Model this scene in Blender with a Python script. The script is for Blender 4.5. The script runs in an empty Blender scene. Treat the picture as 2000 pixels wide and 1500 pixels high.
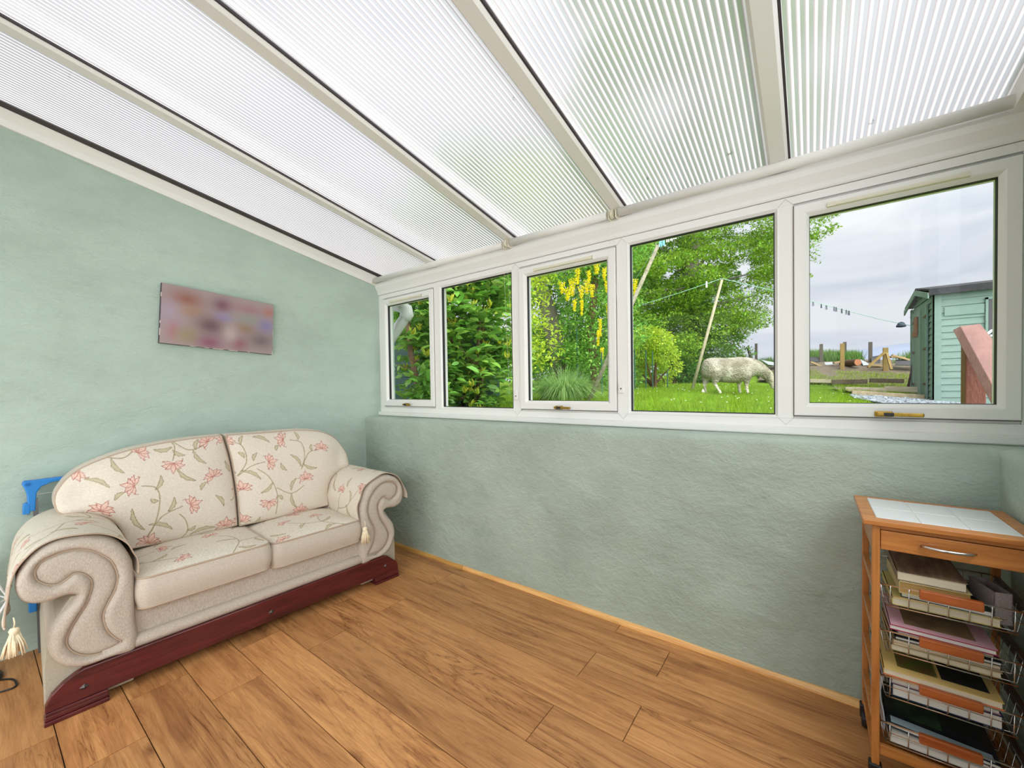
import bpy, bmesh, math, random
import numpy as np
from mathutils import Vector, Matrix, noise
random.seed(7); RNG = np.random.default_rng(11)
SC = bpy.context.scene; COL = SC.collection
PI = math.pi

# ---------------------------------------------------------------- camera
FPX, CX, CY, EYE = 789.75, 1000.0, 771.43, 1.2
YAW, PIT, ROL = math.radians(36.4769), math.radians(-1.06346), math.radians(-0.86087)
_f = Vector((-math.sin(YAW)*math.cos(PIT), math.cos(YAW)*math.cos(PIT), math.sin(PIT)))
_r = Vector((math.cos(YAW), math.sin(YAW), 0)); _u = _r.cross(_f)
RT = _r*math.cos(ROL) + _u*math.sin(ROL); UP = -_r*math.sin(ROL) + _u*math.cos(ROL); FW = _f
cd = bpy.data.cameras.new('camera'); cam = bpy.data.objects.new('camera', cd); COL.objects.link(cam)
cd.sensor_fit = 'HORIZONTAL'; cd.sensor_width = 36.0; cd.lens = FPX/2000*36.0
cd.shift_y = (CY-750)/2000; cd.clip_start = 0.02; cd.clip_end = 2000
M = Matrix((RT, UP, -FW)).transposed().to_4x4(); M.translation = Vector((0, 0, EYE)); cam.matrix_world = M
SC.camera = cam
def at(u, v, d):            # survey helper: a point of the place at view depth d
    return Vector((0, 0, EYE)) + (FW + RT*((u-CX)/FPX) - UP*((v-CY)/FPX))*d
def hit(u, v, ax, val):
    r = FW + RT*((u-CX)/FPX) - UP*((v-CY)/FPX); o = Vector((0, 0, EYE)); return o + r*((val-o[ax])/r[ax])

# ---------------------------------------------------------------- light
SKY_H, SKY_Z = (0.72, 0.735, 0.81), (1.25, 1.26, 1.28)
GLOW = (4.2, 4.2, 4.25)
SC.view_settings.view_transform = 'Standard'; SC.view_settings.look = 'None'
SC.view_settings.exposure = 0.25; SC.view_settings.gamma = 1.0; SC.view_settings.use_curve_mapping = False
SC.cycles.use_denoising = True; SC.cycles.max_bounces = 9; SC.cycles.diffuse_bounces = 6
SC.cycles.glossy_bounces = 3; SC.cycles.transmission_bounces = 6; SC.cycles.transparent_max_bounces = 12
SC.cycles.sample_clamp_indirect = 6.0; SC.cycles.caustics_reflective = False; SC.cycles.caustics_refractive = False
W = bpy.data.worlds.new('sky'); SC.world = W; W.use_nodes = True
def N(nt, t, **k):
    n = nt.nodes.new(t)
    for a, b in k.items():
        if a == 'ins':
            for i, v in b.items(): n.inputs[i].default_value = v
        else: setattr(n, a, b)
    return n
def world():
    nt = W.node_tree; nt.nodes.clear(); L = nt.links.new
    tc = N(nt, 'ShaderNodeTexCoord'); sp = N(nt, 'ShaderNodeSeparateXYZ'); L(tc.outputs['Generated'], sp.inputs[0])
    mr = N(nt, 'ShaderNodeMapRange', ins={1: 0.12, 2: 0.62}); mr.interpolation_type = 'SMOOTHSTEP'; L(sp.outputs['Z'], mr.inputs[0])
    mp = N(nt, 'ShaderNodeMapping'); mp.inputs['Scale'].default_value = (1.6, 1.6, 6.0); L(tc.outputs['Generated'], mp.inputs[0])
    nz = N(nt, 'ShaderNodeTexNoise', ins={'Scale': 2.1, 'Detail': 9.0, 'Roughness': 0.55, 'Distortion': 0.5}); L(mp.outputs[0], nz.inputs['Vector'])
    cr = N(nt, 'ShaderNodeValToRGB'); L(nz.outputs['Fac'], cr.inputs[0])
    e = cr.color_ramp.elements; e[0].position = 0.36; e[0].color = (0.80, 0.82, 0.88, 1); e[1].position = 0.62; e[1].color = (1.06, 1.05, 1.03, 1)
    gr = N(nt, 'ShaderNodeMix', data_type='RGBA'); gr.inputs[6].default_value = (*SKY_H, 1); gr.inputs[7].default_value = (*SKY_Z, 1)
    L(mr.outputs[0], gr.inputs[0])
    # the bright side of the overcast sky lies behind the house, where the veiled sun stands
    dt = N(nt, 'ShaderNodeVectorMath', operation='DOT_PRODUCT'); L(tc.outputs['Generated'], dt.inputs[0]); dt.inputs[1].default_value = Vector((0.74, -0.58, 0.34)).normalized()
    gl = N(nt, 'ShaderNodeMapRange', ins={1: 0.15, 2: 0.95, 3: 0.0, 4: 1.0}); gl.interpolation_type = 'SMOOTHSTEP'; L(dt.outputs['Value'], gl.inputs[0])
    g2 = N(nt, 'ShaderNodeMix', data_type='RGBA'); g2.inputs[7].default_value = (*GLOW, 1); L(gl.outputs[0], g2.inputs[0]); L(gr.outputs[2], g2.inputs[6]); gr = g2
    mu = N(nt, 'ShaderNodeMix', data_type='RGBA', blend_type='MULTIPLY'); mu.inputs[0].default_value = 1.0
    L(gr.outputs[2], mu.inputs[6]); L(cr.outputs[0], mu.inputs[7])
    bg = N(nt, 'ShaderNodeBackground'); L(mu.outputs[2], bg.inputs[0]); bg.inputs[1].default_value = 1.0
    o = N(nt, 'ShaderNodeOutputWorld'); L(bg.outputs[0], o.inputs[0])
world()
sd = bpy.data.lights.new('sun', 'SUN'); sd.energy = 1.1; sd.angle = math.radians(28); sd.color = (1.0, 0.98, 0.95)
sun = bpy.data.objects.new('sun', sd); COL.objects.link(sun)
sun.rotation_euler = Vector((0.5, -0.5, 1.0)).to_track_quat('Z', 'Y').to_euler()

# ---------------------------------------------------------------- materials
def lin(c):
    return tuple(((x/255)/12.92 if x/255 <= 0.04045 else ((x/255+0.055)/1.055)**2.4) for x in c)
MATS = {}
def pbr(name, rgb, rough=0.5, metal=0.0, spec=0.5, var=0.0, vscale=20, bump=0.0, bscale=60, stretch=(1, 1, 1), trans=None, island=0.0, raw=False, coat=0.0, detail=4.0, dark=None):
    if name in MATS: return MATS[name]
    m = bpy.data.materials.new(name); m.use_nodes = True; nt = m.node_tree; nt.nodes.clear(); L = nt.links.new
    c = rgb if raw else lin(rgb)
    p = N(nt, 'ShaderNodeBsdfPrincipled'); o = N(nt, 'ShaderNodeOutputMaterial')
    p.inputs['Base Color'].default_value = (*c, 1); p.inputs['Roughness'].default_value = rough
    p.inputs['Metallic'].default_value = metal; p.inputs['Specular IOR Level'].default_value = spec; p.inputs['Coat Weight'].default_value = coat
    tc = N(nt, 'ShaderNodeTexCoord'); mp = N(nt, 'ShaderNodeMapping'); mp.inputs['Scale'].default_value = stretch; L(tc.outputs['Object'], mp.inputs[0])
    col = None
    if var > 0 or dark:
        nz = N(nt, 'ShaderNodeTexNoise', ins={'Scale': vscale, 'Detail': detail, 'Roughness': 0.6}); L(mp.outputs[0], nz.inputs['Vector'])
        cr = N(nt, 'ShaderNodeValToRGB'); L(nz.outputs['Fac'], cr.inputs[0]); e = cr.color_ramp.elements
        e[0].position = 0.3; e[1].position = 0.7
        lo = lin(dark) if dark else tuple(max(0, x*(1-var)) for x in c)
        hi = tuple(min(1, x*(1+var)) for x in c) if var else c
        e[0].color = (*lo, 1); e[1].color = (*hi, 1); col = cr.outputs[0]
    if island > 0:
        g = N(nt, 'ShaderNodeNewGeometry'); hs = N(nt, 'ShaderNodeHueSaturation')
        a = N(nt, 'ShaderNodeMapRange', ins={3: 1-island, 4: 1+island}); L(g.outputs['Random Per Island'], a.inputs[0]); L(a.outputs[0], hs.inputs['Value'])
        b = N(nt, 'ShaderNodeMath', operation='MULTIPLY', ins={1: 7.31}); L(g.outputs['Random Per Island'], b.inputs[0])
        f = N(nt, 'ShaderNodeMath', operation='FRACT'); L(b.outputs[0], f.inputs[0])
        h = N(nt, 'ShaderNodeMapRange', ins={3: 0.475, 4: 0.515}); L(f.outputs[0], h.inputs[0]); L(h.outputs[0], hs.inputs['Hue'])
        if col: L(col, hs.inputs['Color'])
        else: hs.inputs['Color'].default_value = (*c, 1)
        col = hs.outputs[0]
    if col: L(col, p.inputs['Base Color'])
    if bump > 0:
        n2 = N(nt, 'ShaderNodeTexNoise', ins={'Scale': bscale, 'Detail': 5.0, 'Roughness': 0.6}); L(mp.outputs[0], n2.inputs['Vector'])
        b = N(nt, 'ShaderNodeBump', ins={'Strength': min(1, bump), 'Distance': 0.01*max(1, bump)}); L(n2.outputs['Fac'], b.inputs['Height']); L(b.outputs[0], p.inputs['Normal'])
    if trans:
        t = N(nt, 'ShaderNodeBsdfTranslucent'); t.inputs[0].default_value = (*[min(1, x*1.25) for x in c], 1)
        if col: L(col, t.inputs[0])
        mx = N(nt, 'ShaderNodeMixShader'); mx.inputs[0].default_value = trans; L(p.outputs[0], mx.inputs[1]); L(t.outputs[0], mx.inputs[2]); L(mx.outputs[0], o.inputs[0])
    else: L(p.outputs[0], o.inputs[0])
    MATS[name] = m; return m

def plaster(name, rgb, lump, streak=(1, 1, 1), stain=0.25):
    m = bpy.data.materials.new(name); m.use_nodes = True; nt = m.node_tree; nt.nodes.clear(); L = nt.links.new
    c = lin(rgb); p = N(nt, 'ShaderNodeBsdfPrincipled', ins={'Roughness': 0.62, 'Specular IOR Level': 0.35}); o = N(nt, 'ShaderNodeOutputMaterial'); L(p.outputs[0], o.inputs[0])
    tc = N(nt, 'ShaderNodeTexCoord'); mp = N(nt, 'ShaderNodeMapping'); mp.inputs['Scale'].default_value = streak; L(tc.outputs['Object'], mp.inputs[0])
    a = N(nt, 'ShaderNodeTexNoise', ins={'Scale': 2.2, 'Detail': 6.0, 'Roughness': 0.65}); L(mp.outputs[0], a.inputs['Vector'])
    cr = N(nt, 'ShaderNodeValToRGB'); L(a.outputs['Fac'], cr.inputs[0]); e = cr.color_ramp.elements
    e[0].position = 0.34; e[1].position = 0.6
    e[0].color = (c[0]*(1-stain), c[1]*(1-stain*0.95), c[2]*(1-stain), 1); e[1].color = (*c, 1); 
    sm = N(nt, 'ShaderNodeTexNoise', ins={'Scale': 7.0, 'Detail': 7.0, 'Roughness': 0.7}); L(mp.outputs[0], sm.inputs['Vector'])
    sr = N(nt, 'ShaderNodeMapRange', ins={1: 0.60, 2: 0.74, 3: 0.0, 4: 0.5}); L(sm.outputs['Fac'], sr.inputs[0])
    sx = N(nt, 'ShaderNodeMix', data_type='RGBA', blend_type='MULTIPLY'); sx.inputs[7].default_value = (0.72, 0.76, 0.72, 1); L(sr.outputs[0], sx.inputs[0]); L(cr.outputs[0], sx.inputs[6]); L(sx.outputs[2], p.inputs['Base Color'])
    n1 = N(nt, 'ShaderNodeTexNoise', ins={'Scale': 5.5, 'Detail': 9.0, 'Roughness': 0.6, 'Distortion': 0.15}); L(mp.outputs[0], n1.inputs['Vector'])
    n2 = N(nt, 'ShaderNodeTexNoise', ins={'Scale': 70.0, 'Detail': 5.0, 'Roughness': 0.7}); L(mp.outputs[0], n2.inputs['Vector'])
    ad = N(nt, 'ShaderNodeMath', operation='MULTIPLY_ADD', ins={1: lump}); L(n1.outputs['Fac'], ad.inputs[0])
    m2 = N(nt, 'ShaderNodeMath', operation='MULTIPLY', ins={1: 0.1}); L(n2.outputs['Fac'], m2.inputs[0]); L(m2.outputs[0], ad.inputs[2])
    b = N(nt, 'ShaderNodeBump', ins={'Strength': 1.0, 'Distance': 0.045}); L(ad.outputs[0], b.inputs['Height']); L(b.outputs[0], p.inputs['Normal'])
    return m

def woodmat(name, rgb, dark, scale=8, axis=0, rough=0.35, coat=0.2):
    m = bpy.data.materials.new(name); m.use_nodes = True; nt = m.node_tree; nt.nodes.clear(); L = nt.links.new
    p = N(nt, 'ShaderNodeBsdfPrincipled', ins={'Roughness': rough, 'Coat Weight': coat}); o = N(nt, 'ShaderNodeOutputMaterial'); L(p.outputs[0], o.inputs[0])
    tc = N(nt, 'ShaderNodeTexCoord'); mp = N(nt, 'ShaderNodeMapping'); s = [7.0, 7.0, 7.0]; s[axis] = 0.6; mp.inputs['Scale'].default_value = s; L(tc.outputs['Object'], mp.inputs[0])
    a = N(nt, 'ShaderNodeTexNoise', ins={'Scale': scale, 'Detail': 6.0, 'Roughness': 0.6, 'Distortion': 1.2}); L(mp.outputs[0], a.inputs['Vector'])
    cr = N(nt, 'ShaderNodeValToRGB'); L(a.outputs['Fac'], cr.inputs[0]); e = cr.color_ramp.elements
    e[0].position = 0.32; e[1].position = 0.62; e[0].color = (*lin(dark), 1); e[1].color = (*lin(rgb), 1); L(cr.outputs[0], p.inputs['Base Color'])
    b = N(nt, 'ShaderNodeBump', ins={'Strength': 0.15, 'Distance': 0.002}); L(a.outputs['Fac'], b.inputs['Height']); L(b.outputs[0], p.inputs['Normal'])
    return m

def floormat():
    m = bpy.data.materials.new('oak_laminate'); m.use_nodes = True; nt = m.node_tree; nt.nodes.clear(); L = nt.links.new
    p = N(nt, 'ShaderNodeBsdfPrincipled', ins={'Roughness': 0.42, 'Specular IOR Level': 0.4}); o = N(nt, 'ShaderNodeOutputMaterial'); L(p.outputs[0], o.inputs[0])
    tc = N(nt, 'ShaderNodeTexCoord'); at_ = N(nt, 'ShaderNodeAttribute', attribute_name='plank'); sp = N(nt, 'ShaderNodeSeparateXYZ'); L(at_.outputs['Vector'], sp.inputs[0])
    off = N(nt, 'ShaderNodeVectorMath', operation='SCALE'); L(at_.outputs['Vector'], off.inputs[0]); off.inputs['Scale'].default_value = 37.0
    ad = N(nt, 'ShaderNodeVectorMath', operation='ADD'); L(tc.outputs['Object'], ad.inputs[0]); L(off.outputs[0], ad.inputs[1])
    def nz(sc, scale, det, dist):
        mp = N(nt, 'ShaderNodeMapping'); mp.inputs['Scale'].default_value = sc; L(ad.outputs[0], mp.inputs[0])
        n = N(nt, 'ShaderNodeTexNoise', ins={'Scale': scale, 'Detail': det, 'Roughness': 0.6, 'Distortion': dist}); L(mp.outputs[0], n.inputs['Vector']); return n
    big = nz((0.8, 6.5, 1), 1.9, 5.0, 1.2); fine = nz((1.6, 70.0, 1), 2.0, 5.0, 0.4); ring = nz((0.8, 9.0, 1), 1.5, 3.0, 1.6)
    w = N(nt, 'ShaderNodeMath', operation='MULTIPLY', ins={1: 60.0}); L(ring.outputs['Fac'], w.inputs[0])
    w2 = N(nt, 'ShaderNodeMath', operation='SINE'); L(w.outputs[0], w2.inputs[0])
    cr = N(nt, 'ShaderNodeValToRGB'); L(big.outputs['Fac'], cr.inputs[0]); e = cr.color_ramp.elements
    e[0].position = 0.30; e[0].color = (*lin((172, 116, 72)), 1); e[1].position = 0.56; e[1].color = (*lin((212, 154, 98)), 1)
    x = e.new(0.42); x.color = (*lin((194, 136, 84)), 1)
    def dark(prev, fac, amt):
        mx = N(nt, 'ShaderNodeMix', data_type='RGBA', blend_type='MULTIPLY'); mx.inputs[7].default_value = (*amt, 1)
        L(fac, mx.inputs[0]); L(prev, mx.inputs[6]); return mx.outputs[2]
    f1 = N(nt, 'ShaderNodeMapRange', ins={1: 0.35, 2: 0.75, 3: 0.0, 4: 0.8}); L(fine.outputs['Fac'], f1.inputs[0])
    c1 = dark(cr.outputs[0], f1.outputs[0], (0.72, 0.66, 0.6))
    f2 = N(nt, 'ShaderNodeMapRange', ins={1: 0.2, 2: 1.0, 3: 0.0, 4: 0.32}); L(w2.outputs[0], f2.inputs[0])
    c2 = dark(c1, f2.outputs[0], (0.62, 0.5, 0.42))
    vn = nz((0.42, 4.6, 1), 2.2, 4.0, 1.6); va = N(nt, 'ShaderNodeMath', operation='SUBTRACT', ins={1: 0.5}); L(vn.outputs['Fac'], va.inputs[0]); vb = N(nt, 'ShaderNodeMath', operation='ABSOLUTE'); L(va.outputs[0], vb.inputs[0])
    mk1 = nz((1.1, 3.0, 1), 1.3, 2.0, 0.0); mk2 = N(nt, 'ShaderNodeMapRange', ins={1: 0.42, 2: 0.6, 3: 0.0, 4: 1.0}); L(mk1.outputs['Fac'], mk2.inputs[0])
    for w_, amt_, col_ in ((0.075, 0.75, (0.66, 0.58, 0.52)), (0.010, 0.8, (0.5, 0.42, 0.38))):
        q = N(nt, 'ShaderNodeMapRange', ins={1: 0.0, 2: w_, 3: amt_, 4: 0.0}); L(vb.outputs[0], q.inputs[0]); q2 = N(nt, 'ShaderNodeMath', operation='MULTIPLY'); L(q.outputs[0], q2.inputs[0]); L(mk2.outputs[0], q2.inputs[1]); c2 = dark(c2, q2.outputs[0], col_)
    # knots
    mp = N(nt, 'ShaderNodeMapping'); mp.inputs['Scale'].default_value = (1.7, 4.2, 1); L(ad.outputs[0], mp.inputs[0])
    vo = N(nt, 'ShaderNodeTexVoronoi', ins={'Scale': 1.25}); L(mp.outputs[0], vo.inputs['Vector'])
    k = N(nt, 'ShaderNodeMapRange', ins={1: 0.02, 2: 0.11, 3: 0.85, 4: 0.0}); L(vo.outputs['Distance'], k.inputs[0])
    c3 = dark(c2, k.outputs[0], (0.33, 0.25, 0.2))
    hs = N(nt, 'ShaderNodeHueSaturation'); v = N(nt, 'ShaderNodeMapRange', ins={3: 0.86, 4: 1.12}); L(sp.outputs['X'], v.inputs[0]); L(v.outputs[0], hs.inputs['Value'])
    hs.inputs['Saturation'].default_value = 1.0; L(c3, hs.inputs['Color']); L(hs.outputs[0], p.inputs['Base Color'])
    b = N(nt, 'ShaderNodeBump', ins={'Strength': 0.12, 'Distance': 0.002}); L(fine.outputs['Fac'], b.inputs['Height']); L(b.outputs[0], p.inputs['Normal'])
    return m

def glassmat():
    m = bpy.data.materials.new('window_glass'); m.use_nodes = True; nt = m.node_tree; nt.nodes.clear(); L = nt.links.new
    t = N(nt, 'ShaderNodeBsdfTransparent'); t.inputs[0].default_value = (0.93, 0.95, 0.94, 1)
    g = N(nt, 'ShaderNodeBsdfGlossy'); g.inputs['Roughness'].default_value = 0.02; lw = N(nt, 'ShaderNodeLayerWeight', ins={'Blend': 0.5}); pw = N(nt, 'ShaderNodeMath', operation='POWER', ins={1: 5.0}); L(lw.outputs['Facing'], pw.inputs[0]); f = N(nt, 'ShaderNodeMath', operation='MULTIPLY_ADD', ins={1: 0.22, 2: 0.006}); L(pw.outputs[0], f.inputs[0])
    mx = N(nt, 'ShaderNodeMixShader'); L(f.outputs[0], mx.inputs[0]); L(t.outputs[0], mx.inputs[1]); L(g.outputs[0], mx.inputs[2])
    o = N(nt, 'ShaderNodeOutputMaterial'); L(mx.outputs[0], o.inputs[0]); return m

def polymat():
    m = bpy.data.materials.new('twinwall_polycarbonate'); m.use_nodes = True; nt = m.node_tree; nt.nodes.clear(); L = nt.links.new
    tc = N(nt, 'ShaderNodeTexCoord'); sp = N(nt, 'ShaderNodeSeparateXYZ'); L(tc.outputs['Object'], sp.inputs[0])
    d = N(nt, 'ShaderNodeMath', operation='DIVIDE', ins={1: 0.0205}); L(sp.outputs['X'], d.inputs[0])
    f = N(nt, 'ShaderNodeMath', operation='FRACT'); L(d.outputs[0], f.inputs[0])
    cr = N(nt, 'ShaderNodeValToRGB'); L(f.outputs[0], cr.inputs[0]); e = cr.color_ramp.elements
    A = (0.54, 0.55, 0.55, 1); B = (0.38, 0.345, 0.335, 1); Wt = (0.70, 0.68, 0.665, 1)
    e[0].position = 0.0; e[0].color = A; e[1].position = 1.0; e[1].color = A
    for q, cc in ((0.30, A), (0.38, B), (0.5, B), (0.56, Wt), (0.78, Wt), (0.86, A)):
        x = e.new(q); x.color = cc
    rb = N(nt, 'ShaderNodeValToRGB'); L(f.outputs[0], rb.inputs[0]); e = rb.color_ramp.elements
    e[0].position = 0.0; e[0].color = (0.72,)*3+(1,); e[1].position = 1.0; e[1].color = (0.72,)*3+(1,)
    for q, cc in ((0.32, 0.72), (0.4, 0.15), (0.78, 0.15), (0.86, 0.72)):
        x = e.new(q); x.color = (cc, cc, cc, 1)
    nz = N(nt, 'ShaderNodeTexNoise', ins={'Scale': 1.6, 'Detail': 4.0}); L(tc.outputs['Object'], nz.inputs['Vector'])
    dc = N(nt, 'ShaderNodeMapRange', ins={1: 0.3, 2: 0.7, 3: 0.93, 4: 1.0}); L(nz.outputs['Fac'], dc.inputs[0])
    ml = N(nt, 'ShaderNodeVectorMath', operation='SCALE'); L(cr.outputs[0], ml.inputs[0]); L(dc.outputs[0], ml.inputs['Scale'])
    t = N(nt, 'ShaderNodeBsdfRefraction', ins={'Roughness': 0.36, 'IOR': 1.12}); L(ml.outputs[0], t.inputs[0])
    tl = N(nt, 'ShaderNodeBsdfTranslucent'); L(ml.outputs[0], tl.inputs[0])
    mx = N(nt, 'ShaderNodeMixShader'); L(rb.outputs[0], mx.inputs[0]); L(tl.outputs[0], mx.inputs[1]); L(t.outputs[0], mx.inputs[2])
    o = N(nt, 'ShaderNodeOutputMaterial'); L(mx.outputs[0], o.inputs[0]); return m

def attrmat(name, rough=0.85, bump=0.25, bscale=500, attr='col', spec=0.2, weave=0.06, trans=0):
    m = bpy.data.materials.new(name); m.use_nodes = True; nt = m.node_tree; nt.nodes.clear(); L = nt.links.new
    p = N(nt, 'ShaderNodeBsdfPrincipled', ins={'Roughness': rough, 'Specular IOR Level': spec}); o = N(nt, 'ShaderNodeOutputMaterial'); L(p.outputs[0], o.inputs[0])
    a = N(nt, 'ShaderNodeAttribute', attribute_name=attr)
    tc = N(nt, 'ShaderNodeTexCoord'); mp = N(nt, 'ShaderNodeMapping'); mp.inputs['Scale'].default_value = (0.8, 0.8, 3.4); L(tc.outputs['Object'], mp.inputs[0])
    n = N(nt, 'ShaderNodeTexNoise', ins={'Scale': bscale*0.22, 'Detail': 4.0, 'Roughness': 0.7}); L(mp.outputs[0], n.inputs['Vector'])
    r = N(nt, 'ShaderNodeMapRange', ins={1: 0.32, 2: 0.64, 3: 1-weave*2.6, 4: 1+weave}); L(n.outputs['Fac'], r.inputs[0])
    s = N(nt, 'ShaderNodeVectorMath', operation='SCALE'); L(a.outputs['Color'], s.inputs[0]); L(r.outputs[0], s.inputs['Scale']); L(s.outputs[0], p.inputs['Base Color'])
    b = N(nt, 'ShaderNodeBump', ins={'Strength': bump, 'Distance': 0.002}); L(n.outputs['Fac'], b.inputs['Height']); L(b.outputs[0], p.inputs['Normal'])
    return m

# ---------------------------------------------------------------- mesh helpers
def link(o, parent=None):
    COL.objects.link(o)
    if parent: o.parent = parent
    return o
def tag(o, label=None, cat=None, group=None, kind=None):
    if label: o['label'] = label
    if cat: o['category'] = cat
    if group: o['group'] = group
    if kind: o['kind'] = kind
    return o
def thing(name, label, cat, loc=(0, 0, 0), rz=0.0, group=None):
    o = bpy.data.objects.new(name, None); o.empty_display_size = 0.1; o.location = loc; o.rotation_euler = (0, 0, rz); COL.objects.link(o)
    return tag(o, label, cat, group)
def mk(name, v, f, mat, parent=None, smooth=False, bevel=0, seg=2, sub=0, solid=0, angle=40):
    me = bpy.data.meshes.new(name); me.from_pydata([tuple(x) for x in v], [], [tuple(x) for x in f]); me.validate(); me.update()
    if mat: me.materials.append(mat)
    o = bpy.data.objects.new(name, me); link(o, parent)
    if smooth: me.polygons.foreach_set('use_smooth', [True]*len(me.polygons))
    if solid: s = o.modifiers.new('s', 'SOLIDIFY'); s.thickness = solid; s.offset = 0
    if bevel:
        b = o.modifiers.new('b', 'BEVEL'); b.width = bevel; b.segments = seg; b.limit_method = 'ANGLE'; b.angle_limit = math.radians(35)
    if sub: s = o.modifiers.new('u', 'SUBSURF'); s.levels = sub; s.render_levels = sub
    return o
class MB:
    def __init__(s): s.v = []; s.f = []
    def add(s, v, f):
        k = len(s.v); s.v += [tuple(x) for x in v]; s.f += [tuple(i+k for i in q) for q in f]; return s
    def box(s, a, b):
        x0, y0, z0 = [min(p, q) for p, q in zip(a, b)]; x1, y1, z1 = [max(p, q) for p, q in zip(a, b)]
        return s.add([(x0, y0, z0), (x1, y0, z0), (x1, y1, z0), (x0, y1, z0), (x0, y0, z1), (x1, y0, z1), (x1, y1, z1), (x0, y1, z1)],
                     [(0, 3, 2, 1), (4, 5, 6, 7), (0, 1, 5, 4), (1, 2, 6, 5), (2, 3, 7, 6), (3, 0, 4, 7)])
    def bar(s, p, q, w, h, up=(0, 0, 1)):
        p = Vector(p); q = Vector(q); d = (q-p).normalized(); u = Vector(up); sd_ = d.cross(u)
        if sd_.length < 1e-4: sd_ = d.cross(Vector((1, 0, 0)))
        sd_.normalize(); u = sd_.cross(d); a = sd_*w/2; b = u*h/2
        v = [p-a-b, p+a-b, p+a+b, p-a+b, q-a-b, q+a-b, q+a+b, q-a+b]
        return s.add(v, [(0, 1, 2, 3), (7, 6, 5, 4), (0, 4, 5, 1), (1, 5, 6, 2), (2, 6, 7, 3), (3, 7, 4, 0)])
    def tube(s, pts, r, n=8, closed=False, cap=True):
        pts = [Vector(p) for p in pts]; m = len(pts); R = r if hasattr(r, '__len__') else [r]*m
        up = Vector((0, 0, 1)); rings = []; prev = None
        for i, p in enumerate(pts):
            a = pts[(i-1) % m] if (i > 0 or closed) else p; b = pts[(i+1) % m] if (i < m-1 or closed) else p
            d = (b-a)
            if d.length < 1e-9: d = Vector((0, 0, 1))
            d.normalize()
            if prev is None:
                x = d.cross(up)
                if x.length < 0.05: x = d.cross(Vector((1, 0, 0)))
            else: x = prev - d*prev.dot(d)
            if x.length < 1e-6: x = d.orthogonal()
            x.normalize(); prev = x; y = d.cross(x)
            rings.append([p + (x*math.cos(2*PI*j/n) + y*math.sin(2*PI*j/n))*R[i] for j in range(n)])
        v = [q for rg in rings for q in rg]; f = []
        for i in range(m if closed else m-1):
            for j in range(n):
                a = i*n+j; b = i*n+(j+1) % n; c = ((i+1) % m)*n+(j+1) % n; d2 = ((i+1) % m)*n+j; f.append((a, b, c, d2))
        if cap and not closed: f.append(tuple(range(n))[::-1]); f.append(tuple((m-1)*n+j for j in range(n)))
        return s.add(v, f)
    def prism(s, poly, axis, a, b):      # polygon in the two other axes, extruded along axis
        def P(u, v, w):
            return {0: (w, u, v), 1: (u, w, v), 2: (u, v, w)}[axis]
        n = len(poly); v = [P(u, w, a) for u, w in poly] + [P(u, w, b) for u, w in poly]
        f = [tuple(range(n))[::-1], tuple(range(n, 2*n))] + [(i, (i+1) % n, n+(i+1) % n, n+i) for i in range(n)]
        return s.add(v, f)
    def lathe(s, prof, c=(0, 0, 0), n=16, ax=2):
        v = []; f = []; m = len(prof)
        for r, h in prof:
            for j in range(n):
                a = 2*PI*j/n; x, y = r*math.cos(a), r*math.sin(a)
                q = {2: (x, y, h), 1: (x, h, y), 0: (h, x, y)}[ax]; v.append((c[0]+q[0], c[1]+q[1], c[2]+q[2]))
        for i in range(m-1):
            for j in range(n): f.append((i*n+j, i*n+(j+1) % n, (i+1)*n+(j+1) % n, (i+1)*n+j))
        f.append(tuple(range(n))[::-1]); f.append(tuple((m-1)*n+j for j in range(n)))
        return s.add(v, f)
    def build(s, name, mat, parent=None, **k):
        o = mk(name, s.v, s.f, mat, parent, **k)
        bm = bmesh.new(); bm.from_mesh(o.data); bmesh.ops.recalc_face_normals(bm, faces=bm.faces); bm.to_mesh(o.data); bm.free(); return o
def ring(x0, x1, z0, z1, prof):
    # mitred rectangular frame: prof = list of (inset, y)
    m = MB(); v = []; n = len(prof)
    for k in range(4):
        for ins, y in prof:
            x = x0+ins if k in (0, 3) else x1-ins; z = z0+ins if k in (0, 1) else z1-ins; v.append((x, y, z))
    f = [(k*n+i, k*n+(i+1) % n, ((k+1) % 4)*n+(i+1) % n, ((k+1) % 4)*n+i) for k in range(4) for i in range(n)]
    return m.add(v, f)
def dup(o, parent=None):
    c = o.copy(); COL.objects.link(c); c.parent = parent
    for ch in list(o.children): dup(ch, c)
    return c
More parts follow.
